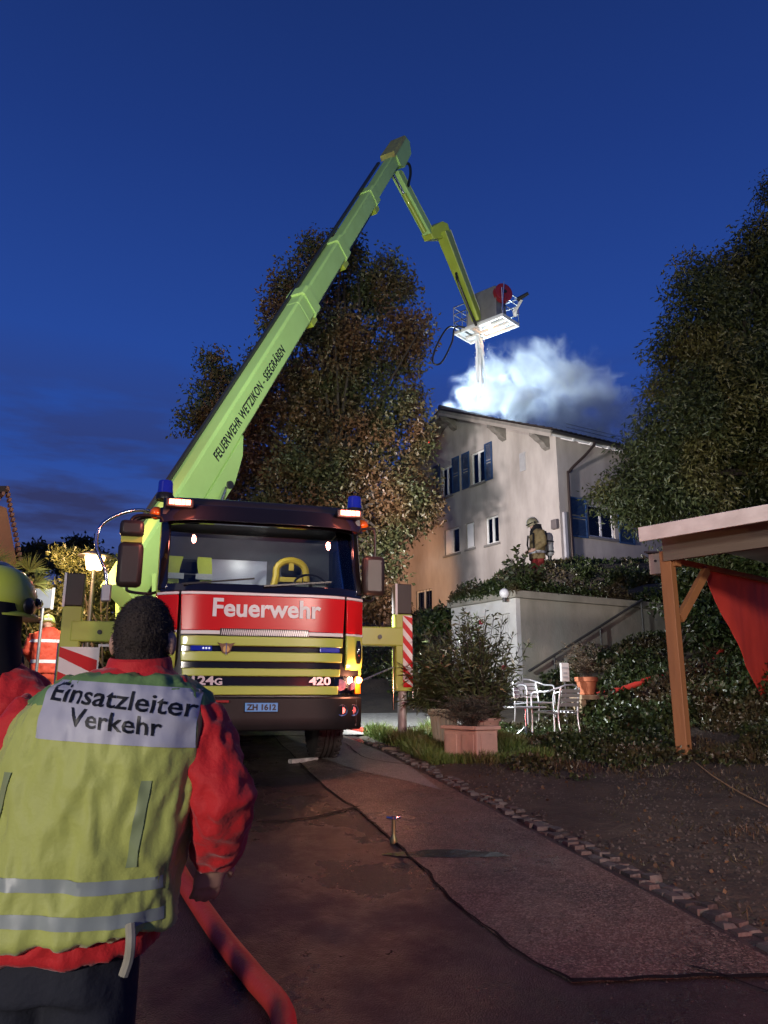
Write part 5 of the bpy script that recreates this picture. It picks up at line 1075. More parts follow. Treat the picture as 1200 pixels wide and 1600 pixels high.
for y in (-.15, .15): MB().mm((-.182, y - .1, .05), (-.171, y + .1, .29)).build('relief', TERR, pbo, bevel=.008)
# bistro table
tx_, ty_ = at(820, 1106, 11.1).xy; tz_ = H(tx_, ty_); tbl = thing('bistro_table', 'round aluminium bistro table on three curved feet beside the planter', 'table', (tx_, ty_, tz_))
ht = at(820, 1104, 11.1).z - tz_
MB().lathe([(.01, ht - .012), (.27, ht - .012), (.295, ht - .02), (.30, ht - .008), (.295, ht + .002), (.01, ht + .002)], (0, 0, 0), 36).build('table_top', M('polished_aluminium', (.82, .83, .85), .32, metal=.7, var=.05), tbl, smooth=True); MB().cyl((0, 0, .14), (0, 0, ht - .012), .022, n=14).build('stem', ALU, tbl, smooth=True)
for k in range(3): a = 2 * math.pi * k / 3 + .5; MB().tube(bez([(0, 0, .22), (.07 * math.cos(a), .07 * math.sin(a), .15), (.20 * math.cos(a), .20 * math.sin(a), .07), (.29 * math.cos(a), .29 * math.sin(a), .01)], 5), .013, 8).build('foot', ALU, tbl, smooth=True)
PALU = MATS['polished_aluminium']
def alu_chair(label, x, y, rz):
    t = thing('aluminium_chair', label, 'chair', (x, y, H(x, y)), rz, 'aluminium garden chairs'); w_ = .25
    for s in (-1, 1):
        MB().tube(bez([(s * w_, -.24, .0), (s * w_, -.235, .40), (s * w_, -.23, .62), (s * (w_ + .01), -.16, .67), (s * (w_ + .01), .05, .68), (s * .22, .20, .72), (s * .12, .27, .76), (0, .29, .77)], 6), .0125, 10).build('arm_frame', PALU, t, smooth=True)
        MB().tube(bez([(s * (w_ - .03), .25, 0), (s * (w_ - .03), .20, .30), (s * (w_ - .03), .22, .52), (s * (w_ - .04), .26, .74)], 5), .0125, 10).build('rear_leg', PALU, t, smooth=True)
        MB().tube([(s * (w_ - .02), -.24, .40), (s * (w_ - .02), .21, .38)], .011, 8).build('side_rail', PALU, t, smooth=True)
    MB().tube([(-w_, -.235, .40), (w_, -.235, .40)], .011, 8).build('front_rail', PALU, t, smooth=True)
    for k in range(7): MB().box((0, -.20 + k * .062, .412 - .004 * math.sin(k)), (.44, .050, .006)).build('seat_slat', PALU, t, bevel=.002)
    for k in range(4): MB().box((0, .238 + .012 * k, .50 + k * .062), (.42, .006, .050), Matrix.Rotation(R(-12), 3, 'X')).build('back_slat', PALU, t, bevel=.002)
    return t
cxx, cyy = at(880, 1160, 11.0).xy
alu_chair('shiny aluminium armchair with slatted seat, standing in front beside the table', cxx - .02, 11.25, R(-140)); c2_ = at(835, 1090, 12.5)
alu_chair('aluminium chair in shadow behind the table against the garage wall', c2_.x, 12.6, R(20))
# wooden stool with terracotta pot, white ornament on a stand
sx_, sy_ = at(922, 1128, 12.2).xy; stl = thing('wooden_stool', 'thick legged wooden stool carrying the terracotta pot', 'stool', (sx_, sy_, H(sx_, sy_)), R(20)); hz = at(922, 1086, 12.2).z - H(sx_, sy_)
PALEW = M('pale_wood_raw', (.36, .27, .17), .7, var=.2, vs=5, stretch=(1, 1, .3), bump=.2)
MB().mm((-.24, -.17, hz - .07), (.24, .17, hz)).build('seat', PALEW, stl, bevel=.01)
for x in (-.18, .18): MB().mm((x - .05, -.13, 0), (x + .05, .13, hz - .072)).build('leg', PALEW, stl, bevel=.01)
TC = M('terracotta', (.50, .17, .08), .75, var=.15, vs=7, bump=.15)
tpz = H(sx_, sy_) + hz; tpt = thing('terracotta_pot', 'orange terracotta pot with wispy plant, on top of the wooden stool', 'flower pot', (sx_ - .02, sy_, tpz))
MB().lathe([(.10, 0), (.115, .01), (.155, .20), (.175, .205), (.18, .27), (.165, .27), (.15, .22), (.01, .22)], (0, 0, 0), 28).build('pot', TC, tpt, smooth=True)
ox, oy = at(883, 1065, 12.0).xy; oz = at(883, 1065, 12.0).z
orn = thing('wall_ornament', 'small white square ornament with dark relief on a thin stake behind the chair', 'ornament', (ox, oy, oz), R(10)); MB().mm((-.065, -.03, 0), (.065, .03, .28)).build('block', M('white_plaster', (.62, .60, .58), .7, var=.1), orn, bevel=.008)
for zz_, ww in ((.05, .07), (.11, .05), (.19, .08)): MB().mm((-ww / 2 - .01, -.036, zz_), (ww / 2, -.0305, zz_ + .03)).build('relief', MATS['vent_grey'], orn)
MB().cyl((0, 0, H(ox, oy) - oz), (0, 0, 0), .015, n=8).build('stake', DKSTEEL, orn)
# rope on the ground from the carport post
q = [gfind(*p) for p in ((1080, 1190), (1110, 1215), (1150, 1240), (1200, 1268), (1260, 1300))]; q = bez([Vector((a, b, 0)) for a, b in q], 8)
tag(MB().tube([(p.x, p.y, H(p.x, p.y) + .03) for p in q], .007, 6).build('rope', M('rope_tan', (.35, .26, .14), .8), smooth=True), 'thin tan rope lying on the dirt from the foot of the carport post', 'rope')
# street lamp, sign, left neighbour house
lx, ly = -6.95, 15.0; lt = at(148, 878, ly); lx = lt.x; stz = H(lx, ly)
sl_ = thing('street_lamp', 'lit street lamp glowing warm above the hedge', 'street lamp', (lx, ly, 0))
MB().tube([(0, 0, stz), (0, 0, lt.z - .02)], [.06, .04], 12).build('pole', DKSTEEL, sl_, smooth=True); ld = MB().lathe([(.33, lt.z + .10), (.33, lt.z + .12), (.12, lt.z + .20), (.02, lt.z + .24)], (0, 0, 0), 24).build('lamp_hood', DKSTEEL, sl_, smooth=True)
MB().lathe([(.10, lt.z - .16), (.14, lt.z - .15), (.19, lt.z + .095), (.02, lt.z + .095)], (0, 0, 0), 24).build('lamp_glass', M('lamp_lit', (1, .7, .35), .3, emit=(1, .55, .20), es=22), sl_, smooth=True)
lamp('street_lamp_light', 'POINT', (lx - .5, ly - .9, lt.z + .05), 650, (1, .58, .25), .12)
sgx = at(68, 935, 12.8); sg2 = thing('street_sign', 'small grey sign board on a post at the left edge of the hedge', 'sign', (sgx.x, 12.8, 0), R(12))
MB().mm((-.16, -.012, sgx.z - .16), (.16, .012, sgx.z + .16)).build('board', M('sign_grey', (.20, .23, .28), .5), sg2, bevel=.005); MB().mm((.13, -.02, sgx.z - .18), (.17, -.014, sgx.z + .18)).build('edge_strip', FRAMEW, sg2); MB().cyl((0, .03, H(sgx.x, 12.8)), (0, .03, sgx.z + .1), .025).build('post', STEEL, sg2)
nhx = at(-20, 850, 24.0); nh = thing('neighbour_house', 'corner of an orange lit house with a tiled gable roof at the far left', 'house', (nhx.x, 24, 0), R(36)); za = at(20, 772, 24).z
OR = M('ochre_render', (.60, .30, .17), .85, var=.12, vs=2); xr_ = at(26, 850, 24).x - nhx.x
MB().prism([(-6.5, 1), (xr_, 1), (xr_, za - 2.2), (xr_ - .5, za - .4), (-3, za + .4), (-6.5, za - 3)], (1, 0, 0), (0, 0, 1), (0, 0, 0), (0, 1, 0), 7).build('wall', OR, nh)
rn = MB().prism([(-6.9, za - 1.2), (xr_ - .6, za + .02), (xr_ - .6, za + .22), (-6.9, za - 1.0)], (1, 0, 0), (0, 0, 1), (0, -.5, 0), (0, 1, 0), 8).build('roof', TILE, nh)
rt = None
for k in range(16):
    t = k / 15; p = (xr_ - .60 + .66 * t, -.35, za + .10 - 2.35 * t)
    if rt is None: rt = MB().box((0, 0, 0), (.10, .30, .12)).build('verge_tile', M('verge_orange', (.50, .26, .17), .7), nh, bevel=.02); rt.location = p
    else: c = rt.copy(); COL.objects.link(c); c.parent = nh; c.location = p
for k in range(12):
    t = k / 11; p = (xr_ - .64 - 1.2 * t, -.55, za + .10 - 2.1 * t); c = rt.copy(); COL.objects.link(c); c.parent = nh; c.location = p

# ================================================================== TREES AND PLANTS
def blob_points(blobs, Y, n, cl=.35, per=30, core=.45, flat=.9, thr=-.12):
    """clusters of points spread through the crown's lobes; blobs in (px, py, radius px, depth offset)"""
    C = []; Rr = []; W = []
    for b in blobs:
        dy = b[3] if len(b) > 3 else rng.uniform(-1.2, 1.2); c = at(b[0], b[1], Y + dy); r = b[2] * (Y + dy) / F * 1.02; C.append(tuple(c)); Rr.append(r); W.append(r ** 2)
    C = np.array(C); Rr = np.array(Rr); W = np.array(W) / sum(W); k = n // per
    i = rng.choice(len(C), k, p=W); d = unit(rng.normal(size=(k, 3))); rad = rng.uniform(core ** 2, 1, (k, 1)) ** .5
    cc = C[i] + d * rad * Rr[i][:, None] * np.array([1, 1, flat])
    keep = np.array([noise.noise(Vector(p) * .9) + .35 * noise.noise(Vector(p) * 2.2) > thr for p in cc]); cc = cc[keep]
    P = np.repeat(cc, per, 0) + np.clip(rng.normal(size=(len(cc) * per, 3)), -1.7, 1.7) * cl * .85 * np.array([1, 1, .75]); D = np.repeat(d[keep], per, 0)
    return P, D, cc
def branches(mb, root, pts, k, r0, r1, rs=3):
    root = Vector(root)
    for _ in range(k):
        t = Vector(pts[int(rng.integers(len(pts)))]); st = root + Vector((0, 0, random.uniform(.0, .55) * (t.z - root.z))); m = st.lerp(t, .5) + Vector((random.gauss(0, .25), random.gauss(0, .25), random.uniform(.1, .6)))
        L_ = bez([st, m, t], 5); mb.tube(L_, [r0 + (r1 - r0) * i / (len(L_) - 1) for i in range(len(L_))], 6)
BARK = M('bark', (.055, .043, .035), .9, var=.25, vs=8, bump=.6, bs=22, stretch=(1, 1, .3))
def tree(name, label, base, trunk_top, blobs, Y, n, leaf, mat, r=.22, cl=.35, per=30, core=.45, nb=40, droop=.3, group=None, axis_out=.5, thr=-.12):
    t = thing(name, label, 'tree', base, 0, group)
    P, D, cc = blob_points(blobs, Y, n, cl, per, core, .9, thr); V = leaves_at(P, leaf[0], leaf[1], droop, D * axis_out)
    npmesh('crown', V, 4, mat, t, faces=LF, world=True)
    mb = MB(); b = Vector(base); tt = Vector(trunk_top); mid = b.lerp(tt, .5) + Vector((.15, .1, 0)); L_ = bez([b - Vector((0, 0, .3)), b.lerp(tt, .25), mid, tt], 6); mb.tube(L_, [r * (1 - .75 * i / (len(L_) - 1)) for i in range(len(L_))], 12)
    branches(mb, b.lerp(tt, .35), cc, nb, r * .28, .012); mb.build('trunk', BARK, t, smooth=True, world=True); return t, cc
LT = leafmat('autumn_leaf', (.045, .060, .024), (.088, .090, .036), (.125, .066, .030), .45, (.42, .58))
bl = [(530, 430, 72), (598, 445, 55), (470, 455, 55), (450, 500, 45), (640, 515, 32), (590, 540, 85), (500, 560, 90), (430, 600, 62), (352, 575, 34), (335, 622, 36), (372, 650, 50), (296, 660, 16), (318, 655, 18), (420, 690, 80), (520, 680, 105), (608, 640, 62), (636, 585, 26), (640, 700, 36), (662, 760, 28), (560, 790, 100), (460, 790, 105), (640, 790, 46), (390, 770, 50), (600, 865, 40), (590, 945, 34), (505, 900, 90), (335, 700, 22), (652, 800, 30), (545, 395, 30), (492, 392, 24), (600, 400, 24)]
treeb = Vector((at(520, 1000, 27).x, 27, H(-1.7, 27)))
tree('broadleaf_tree', 'tall broadleaf tree with autumn brown leaves behind the fire truck', treeb, at(528, 470, 27), bl, 27, 150000, (.18, .095), LT, r=.36, cl=.36, per=46, nb=130)
LR = leafmat('willow_leaf', (.030, .046, .016), (.075, .092, .028), (.11, .105, .030), .8, (.50, .62))
br_ = [(1215, 370, 55), (1160, 430, 60), (1115, 440, 34), (1075, 420, 16), (1070, 455, 22), (1100, 500, 60), (1200, 500, 110), (1060, 540, 36), (1095, 590, 75), (1035, 610, 18), (1180, 620, 120), (1070, 680, 70), (1030, 660, 26), (1160, 740, 130), (1010, 720, 42), (1060, 780, 70), (985, 760, 30), (955, 770, 22), (1010, 800, 30), (1260, 600, 140), (1270, 800, 130), (1290, 420, 90), (1130, 840, 70), (1210, 300, 20), (980, 790, 20), (1000, 690, 18)]
tree('willow_leaved_tree', 'large dense dark green tree rising over the carport at right', (8.2, 15.5, H(8.2, 15.5)), at(1200, 480, 15), br_, 15, 190000, (.125, .040), LR, r=.28, cl=.25, per=44, nb=80, droop=.6, thr=-.38)
LH = leafmat('hedge_leaf', (.035, .045, .016), (.09, .095, .032), None)
def bush(name, label, cat, blobs, Y, n, leaf, mat, part='foliage', cl=.12, per=20, droop=.1, base=None, group=None, stems=10, core=.5, nseed=0):
    b0 = base or (at(blobs[0][0], blobs[0][1], Y).x, Y, None); z = H(b0[0], b0[1]) if b0[2] is None else b0[2]
    t = thing(name, label, cat, (b0[0], b0[1], z), 0, group); P, D, cc = blob_points(blobs, Y, n, cl, per, core)
    npmesh(part, leaves_at(P, leaf[0], leaf[1], droop, D * .4), 4, mat, t, faces=LF, world=True)
    if stems:
        mb = MB(); branches(mb, (b0[0], b0[1], z), cc, stems, .02, .005); mb.build('stems', BARK, t, smooth=True, world=True)
    return t
bush('hedge', 'tall leafy hedge lit warm by the street lamp at the left', 'hedge', [(60, 900, 36, 0), (100, 890, 32, .4), (140, 930, 42, 0), (185, 925, 40, 0), (215, 940, 38, 0), (60, 960, 45, 0), (110, 960, 50, 0), (170, 985, 50, 0), (120, 1020, 45, 0), (200, 900, 30, .3), (30, 930, 40, 0), (10, 980, 40, 0), (240, 980, 40, 0)], 16.2, 46000, (.13, .06), LH, cl=.16, per=20, stems=16)
bush('hedge_shrub', 'upright yellow green shrub tips standing out above the hedge beside the street lamp', 'shrub', [(175, 890, 14, 0), (128, 872, 10, 0), (95, 868, 9, 0), (160, 905, 22, 0), (110, 885, 12, 0), (188, 872, 12, 0)], 15.4, 4200, (.12, .04), LH, cl=.10, per=14, stems=6, droop=-.6)
DKL = leafmat('far_dark_leaf', (.018, .024, .012), (.035, .042, .018), (.05, .034, .02), .4)
for i, (lab, bb, Y) in enumerate((('dark rounded tree far behind the street lamp', [(128, 862, 22), (150, 868, 20), (105, 880, 18)], 34), ('dark far tree between the neighbour house and the lamp', [(62, 866, 16), (85, 868, 14), (40, 880, 20)], 36))):
    tree('distant_tree', lab, (at(bb[0][0], 900, Y).x, Y, H(at(bb[0][0], 900, Y).x, Y)), at(bb[0][0], 870, Y), bb, Y, 5000, (.30, .14), DKL, r=.2, cl=.3, per=16, nb=8)
# palm with fan leaves at the left edge
FANM = leafmat('palm_leaf', (.10, .13, .035), (.17, .18, .05)); pbase = at(12, 890, 12.0); palm = thing('palm', 'fan palm leaves catching warm light above the left firefighter', 'palm', (pbase.x, 12.0, H(pbase.x, 12.0)))
MB().tube([(pbase.x, 12.0, H(pbase.x, 12)), (pbase.x + .05, 12.0, pbase.z - .1)], [.12, .09], 10).build('trunk', BARK, palm, world=True)
for (px_, py_, r_, a0, a1) in ((8, 895, .42, 20, 165), (45, 893, .36, -5, 140), (-15, 880, .45, 20, 170), (20, 915, .36, -20, 200), (55, 912, .30, -40, 100)):
    c = at(px_, py_, 11.8 + random.uniform(-.3, .3)); vs = []; n = 22
    for k in range(n):
        a = R(a0 + (a1 - a0) * k / (n - 1)); d = Vector((math.cos(a), random.uniform(-.15, .15), math.sin(a))); L_ = r_ * random.uniform(.85, 1.08); s_ = Vector((-math.sin(a), .4, math.cos(a))).normalized() * .011; tip = c + d * L_ + Vector((0, 0, -.06 * L_)); m = c + d * L_ * .5
        vs += [c - s_ * .3, m - s_, tip, m + s_]
    npmesh('fan_leaf', np.array([tuple(v) for v in vs]), 4, FANM, palm, faces=LF, world=True)
    MB().tube([(pbase.x + .05, 12.0, pbase.z - .15), c], .008, 6).build('leaf_stalk', MATS['palm_leaf'], palm, world=True)
# oleander behind the planter: stems with long single leaves
OLM = leafmat('oleander_leaf', (.045, .065, .028), (.11, .13, .055), None, rough=.28)
def stem_bush(name, label, cat, base, tops, leaf, mat, nl, lean=.3, sr=.008, group=None, up=.55):
    t = thing(name, label, cat, base, 0, group); b = Vector(base); V = []; st = MB()
    for tp in tops:
        tp = Vector(tp); L_ = bez([b + Vector((random.gauss(0, .05), random.gauss(0, .05), 0)), b.lerp(tp, .5) + Vector((random.gauss(0, .05), random.gauss(0, .05), .08)), tp], 7); st.tube(L_, [sr * (1 - .6 * i / (len(L_) - 1)) for i in range(len(L_))], 5)
        n = len(L_)
        for k in range(nl):
            f = random.uniform(.25, 1) * (n - 1); i = min(int(f), n - 2); p = L_[i].lerp(L_[i + 1], f - i); ax = (L_[i + 1] - L_[i]).normalized(); rd = Vector((random.gauss(0, 1), random.gauss(0, 1), random.gauss(0, .6))).normalized()
            d = (ax * up + rd * .8).normalized(); ln = leaf[0] * random.uniform(.7, 1.2); s_ = d.cross(Vector((random.gauss(0, 1), random.gauss(0, 1), random.gauss(0, 1)))).normalized() * leaf[1] * .5; dn = Vector((0, 0, -.12 * ln)); m = p + d * ln * .5
            V += [p, m - s_, p + d * ln + dn, m + s_]
    st.build('stems', BARK, t, world=True); npmesh('foliage', np.array([tuple(v) for v in V]), 4, mat, t, faces=LF, world=True); return t
ob = Vector((1.30, 10.5, H(1.3, 10.5) + .1)); tops = []
for _ in range(125):
    px_, py_ = random.gauss(742, 42), random.uniform(950, 1090); px_ = min(max(px_, 668), 825)
    if py_ < 985 and (px_ < 690 or px_ > 800): py_ += 40
    tops.append(at(px_, py_, 10.5 + random.uniform(-.5, .5)))
stem_bush('oleander', 'big oleander bush with long narrow leaves in front of the garage', 'shrub', ob, tops, (.145, .026), OLM, 36)
MB().lathe([(.16, 0), (.22, .36), (.24, .36), (.24, .40), (.20, .40), (.19, .3), (.01, .3)], (ob.x, ob.y, ob.z - .12), 24).build('tub', TERR, bpy.data.objects['oleander'], smooth=True, world=True)
for px_, py_ in ((752, 972), (787, 1043)):
    c = at(px_, py_, 10.2); mb = MB()
    for k in range(5): a = k * 1.257; mb.sph(c + Vector((.022 * math.cos(a), 0, .022 * math.sin(a))), (.016, .006, .016), 8, 5)
    mb.build('flower', M('dark_pink', (.20, .015, .03), .5), bpy.data.objects['oleander'], smooth=True, world=True)
GRM = leafmat('grass_blade', (.07, .13, .025), (.15, .20, .05), (.16, .13, .05), 1.2, (.5, .65))
pz_ = pt.location; tops = [at(random.gauss(672, 22), random.uniform(1015, 1110), pz_.y + random.uniform(-.2, .3)) for _ in range(60)]
stem_bush('potted_grass_plant', 'arching grassy plant growing out of the cream fluted pot', 'plant', (pz_.x, pz_.y, pz_.z + .42), tops, (.17, .012), leafmat('potted_leaf', (.045, .065, .022), (.11, .12, .045)), 34, sr=.004)
LAV = leafmat('lavender', (.05, .052, .040), (.10, .095, .07)); pb_ = pb.location; tops = [Vector((pb_.x + random.gauss(0.0, .20), pb_.y + random.gauss(.05, .20), pb_.z + .34 + random.uniform(.12, .40))) for _ in range(150)]
stem_bush('lavender', 'fine grey green lavender bush filling the terracotta planter box', 'plant', (pb_.x, pb_.y + .03, pb_.z + .33), tops, (.055, .007), LAV, 40, sr=.003)
tq = tpt.location; tops = [Vector((tq.x - .06 + random.gauss(0, .15), tq.y + random.gauss(0, .12), tq.z + random.uniform(.35, .85))) for _ in range(55)]
stem_bush('wispy_pot_plant', 'wispy reddish grass plant in the orange pot on the stool', 'plant', (tq.x, tq.y, tq.z + .23), tops, (.07, .008), leafmat('wispy', (.10, .075, .045), (.14, .10, .06)), 26, sr=.003)
# scattering on the slope
def scatter(name, n, box, keepf, leaf, mat, hmax, droop=0, up=0, clump=.6, kind='stuff', parent=None, cl_n=1.1, lift=0):
    P = rng.uniform((box[0], box[1]), (box[2], box[3]), (n, 2)); nz = np.array([noise.noise((p[0] * cl_n, p[1] * cl_n, 2.0)) for p in P]); k = keepf(P[:, 0], P[:, 1]) & (nz > -clump * rng.random(len(P)) * .6 - .05 + (.0)); P = P[k]; nz = nz[k]
    z = Hs(P[:, 0], P[:, 1]) + lift; h = hmax * rng.random(len(P)) ** 1.5 * (0.45 + 1.6 * np.clip(nz + .25, 0, 1)); Q = np.stack([P[:, 0], P[:, 1], z + h], 1)
    return npmesh(name, leaves_at(Q, leaf[0], leaf[1], droop, np.array([0, 0, up])), 4, mat, parent, kind=kind, faces=LF)
outg = lambda x, y: ~(((x - 2.74) * .857 + (y - 16) * .515 > -.1) & ((x - 2.74) * .857 + (y - 16) * .515 < 6.2) & ((x - 2.74) * -.515 + (y - 16) * .857 > -.05) & ((x - 2.74) * -.515 + (y - 16) * .857 < 2.4))
outh = lambda x, y: ~(((x - HX) * .857 + (y - HY) * .515 > -.3) & ((x - HX) * -.515 + (y - HY) * .857 > -.3))
IVY = leafmat('ivy_leaf', (.018, .032, .010), (.050, .068, .020), (.060, .045, .022), 1.0, (.5, .62), rough=.35)
edge = lambda x, y: kerb_s(x, y)
scatter('undergrowth', 120000, (2.6, 9.6, 13, 19), lambda x, y: (y > 11.4 - .35 * (x - 3.0) + .5 * np.sin(x * 3)) & outg(x, y) & ((x > 3.2) | (y < 15)) & (x > 2.2) & (rng.random(len(x)) < np.clip(1.6 - .07 * (x - 3), .4, 1)), (.085, .06), IVY, .30, up=.7)
scatter('undergrowth', 60000, (.5, 18, 16, 33), lambda x, y: outg(x, y) & outh(x, y) & (y > 20 - x * .2), (.14, .08), IVY, .16, up=.7)
scatter('undergrowth', 9000, (-1.5, 14.5, 2.3, 24), lambda x, y: outg(x, y) & ((x > 1.0 - (y - 15) * .25) | (y > 20)), (.12, .07), IVY, .5, up=.7)
def blades(name, n, box, keepf, ln, wd, mat, cl=1.4, thr=-.1, lean=.35):
    P = rng.uniform((box[0], box[1]), (box[2], box[3]), (n, 2)); nz = np.array([noise.noise((p[0] * cl, p[1] * cl, 7.0)) for p in P]); k = keepf(P[:, 0], P[:, 1]) & (nz > thr); P = P[k]; nz = nz[k]; m = len(P)
    z = Hs(P[:, 0], P[:, 1]) - .02; a = rng.uniform(0, 2 * math.pi, m); l = ln * rng.uniform(.4, 1.2, m) * (.6 + .9 * np.clip(nz + .3, 0, 1)); s = np.stack([np.cos(a), np.sin(a), 0 * a], 1) * wd; t = rng.uniform(0, 2 * math.pi, m); ln_ = lean * rng.random(m) * l
    B = np.stack([P[:, 0], P[:, 1], z], 1); T = B + np.stack([np.cos(t) * ln_, np.sin(t) * ln_, l], 1); Mi = (B + T) / 2 + np.array([0, 0, 1]) * (l * .10)[:, None]
    return npmesh(name, np.stack([B - s, Mi - s * .8, T, Mi + s * .8, B + s][:4], 1).reshape(-1, 3), 4, mat, None, kind='stuff', faces=[(0, 1, 3), (1, 2, 3)])
verge = lambda x, y: (edge(x, y) > .12)
blades('grass', 62000, (-1.0, 9.3, 2.0, 11.9), lambda x, y: verge(x, y) & (edge(x, y) < 1.5 + .2 * np.sin(x * 5)) & ~((np.abs(x - .75) < .4) & (np.abs(y - 10.2) < .3) & False), .19, .006, GRM, 1.8, -.45, .8)
blades('grass', 52000, (1.4, 7.6, 8.5, 13.2), lambda x, y: verge(x, y) & (y > 9.0 + .45 * np.sin(x * 2.1) - .10 * (x - 3) + .5 * rng.random(len(x))) & outg(x, y), .12, .006, leafmat('dry_grass', (.045, .055, .018), (.10, .085, .035), (.09, .06, .03), 1.5), 1.5, -.15, 1.0)
blades('weeds', 9000, (1.2, 4.2, 8, 9.6), lambda x, y: verge(x, y) & (edge(x, y) > .5), .07, .005, MATS['dry_grass'], 1.2, .18, 1.2)
scatter('fallen_leaves', 2600, (-1.5, 3.5, 8, 13), lambda x, y: (edge(x, y) > .05), (.045, .03), leafmat('dead_leaf', (.06, .035, .018), (.12, .075, .035), None, rough=.7), .02, up=0, clump=2, cl_n=.5, lift=.01)
scatter('ground_cover', 52000, (1.4, 8.2, 8.5, 12.6), lambda x, y: verge(x, y) & (y > 8.7 - .1 * (x - 3) + .5 * np.sin(x * 2.3) + .9 * rng.random(len(x)) ** 2), (.055, .045), IVY, .12, up=.9)
def pebbles(name, n, box, keepf, sz, mat, zf):
    P = rng.uniform((box[0], box[1]), (box[2], box[3]), (n, 2)); k = keepf(P[:, 0], P[:, 1]); P = P[k]; m = len(P); z = zf(P[:, 0], P[:, 1]); c = np.stack([P[:, 0], P[:, 1], z], 1); a = rng.uniform(0, 2 * math.pi, m); r = sz * rng.uniform(.4, 1.3, m) ** 1.5; V = [c + np.stack([0 * r, 0 * r, r * .7], 1)]
    for q in range(3): V.append(c + np.stack([np.cos(a + q * 2.094) * r, np.sin(a + q * 2.094) * r * .8, -r * .3], 1))
    return npmesh(name, np.stack(V, 1).reshape(-1, 3), 4, mat, None, kind='stuff', faces=[(0, 1, 2), (0, 2, 3), (0, 3, 1)])
PEB = leafmat('pebble', (.05, .042, .035), (.16, .14, .12), None, rough=.6)
pebbles('gravel', 22000, (.4, 3.2, 9, 11), lambda x, y: kerb_s(x, y) > .1, .016, PEB, lambda x, y: Hs(x, y) + .012)
pebbles('grit', 4200, (-3.5, 3.2, 2.2, 12), lambda x, y: (kerb_s(x, y) < -.15) & (rng.random(len(x)) < np.exp(kerb_s(x, y) * .8) + .12), .007, PEB, lambda x, y: roadz(y) + .008)
blades('dead_grass', 12000, (1.0, 4.2, 8, 9.8), lambda x, y: verge(x, y) & (rng.random(len(x)) < .8), .06, .004, MATS['dry_grass'], 2.2, .02, 1.6)
# overgrowth on the garage roof: shrub by the firefighter, trailing edge plants
g2 = Vector((-.515, .857, 0)); e2 = Vector((.857, .515, 0)); G0 = Vector((2.742, 16.0, 0))
P = []; 
for _ in range(17000):
    a, b = random.uniform(-.08, 6.2), abs(random.gauss(0, .6)) if random.random() < .7 else random.uniform(0, 2.3)
    if random.random() < .25: a, b = abs(random.gauss(0, .25)) - .1, random.uniform(-.05, 2.3)
    m = noise.noise((a * 1.5, b * 1.5, 5)); z = 3.74 + random.random() ** 1.8 * (.13 + .45 * max(0, m)) 
    if b < .02 or a < 0: z -= random.random() * .25 * max(0, .3 + noise.noise((a * 3, 9, 1)))
    P.append(tuple(G0 + e2 * a + g2 * (b - .06) + Vector((0, 0, z))))
roofg = thing('roof_overgrowth', 'low weeds and creepers covering the garage roof and hanging over its edge', 'plant', (*(G0 + e2 * 2 + g2 * 1).xy, 3.76))
npmesh('foliage', leaves_at(np.array(P), .085, .045, 0, np.array([0, 0, .5])), 4, IVY, roofg, faces=LF, world=True)
SHB = leafmat('shrub_leaf', (.030, .042, .016), (.065, .080, .028))
rb = Vector((at(815, 915, 17.0).x, 17.0, 3.78)); tops = [at(px_, py_, 17.0 + random.uniform(-.4, .4)) for px_, py_ in [(806, 855), (795, 872), (790, 880), (822, 868), (830, 880), (845, 885), (800, 890), (785, 895), (855, 893), (772, 905), (835, 895), (820, 885), (812, 900), (838, 900), (862, 900), (850, 905), (795, 905), (825, 905)] for _ in (0, 1)]
stem_bush('leafy_shrub', 'leafy shrub growing on the garage roof in front of the firefighter', 'shrub', rb, tops, (.14, .065), SHB, 20, sr=.012)
for i, (lab, px_, py_, Y, w_, h_) in enumerate((('dark ragged shrub against the house wall right of the downpipe', 945, 902, 23, 50, 9), ('dark shrub under the ground floor window with blue shutters', 1010, 915, 21, 50, 12), ('thick dark shrub behind the carport post', 1085, 940, 16, 45, 50), ('dark bush behind the red tarpaulin', 1150, 950, 15, 70, 80), ('climbing shrub left of the garage by the barred window', 682, 950, 18.5, 22, 30))):
    bush('dark_shrub', lab, 'shrub', [(px_ + random.uniform(-w_, w_) * .7, py_ + random.uniform(-h_, h_) * .7, min(w_, h_) * .7, random.uniform(-.5, .5)) for _ in range(7)], Y, 7000, (.13, .07), IVY, cl=.16, per=16, stems=6)

# ================================================================== SMOKE AND SHGLOSS
sm = bpy.data.materials.new('smoke_volume'); sm.use_nodes = True; nt = sm.node_tree; N = nt.nodes; L = nt.links; N.clear()
out = N.new('ShaderNodeOutputMaterial'); pv = N.new('ShaderNodeVolumePrincipled'); L.new(pv.outputs[0], out.inputs['Volume'])
pv.inputs['Color'].default_value = (.86, .90, .95, 1); pv.inputs['Anisotropy'].default_value = .2
tc = N.new('ShaderNodeTexCoord'); pos = tc.outputs['Object']
nz = N.new('ShaderNodeTexNoise'); nz.inputs['Scale'].default_value = .75; nz.inputs['Detail'].default_value = 8; nz.inputs['Roughness'].default_value = .60; nz.inputs['Distortion'].default_value = .9; L.new(pos, nz.inputs[0])
acc = None
SMB = [(704, 634, 13, 32.5), (722, 612, 22, 32.5), (760, 620, 40, 32.5), (762, 580, 24, 32.5), (800, 590, 34, 33), (846, 552, 20, 33), (856, 585, 40, 33), (820, 640, 50, 33), (885, 600, 42, 33), (890, 640, 55, 33), (925, 625, 34, 33), (950, 650, 30, 32.5), (985, 662, 28, 32), (955, 618, 24, 33), (735, 655, 30, 32.5), (905, 670, 50, 32)]
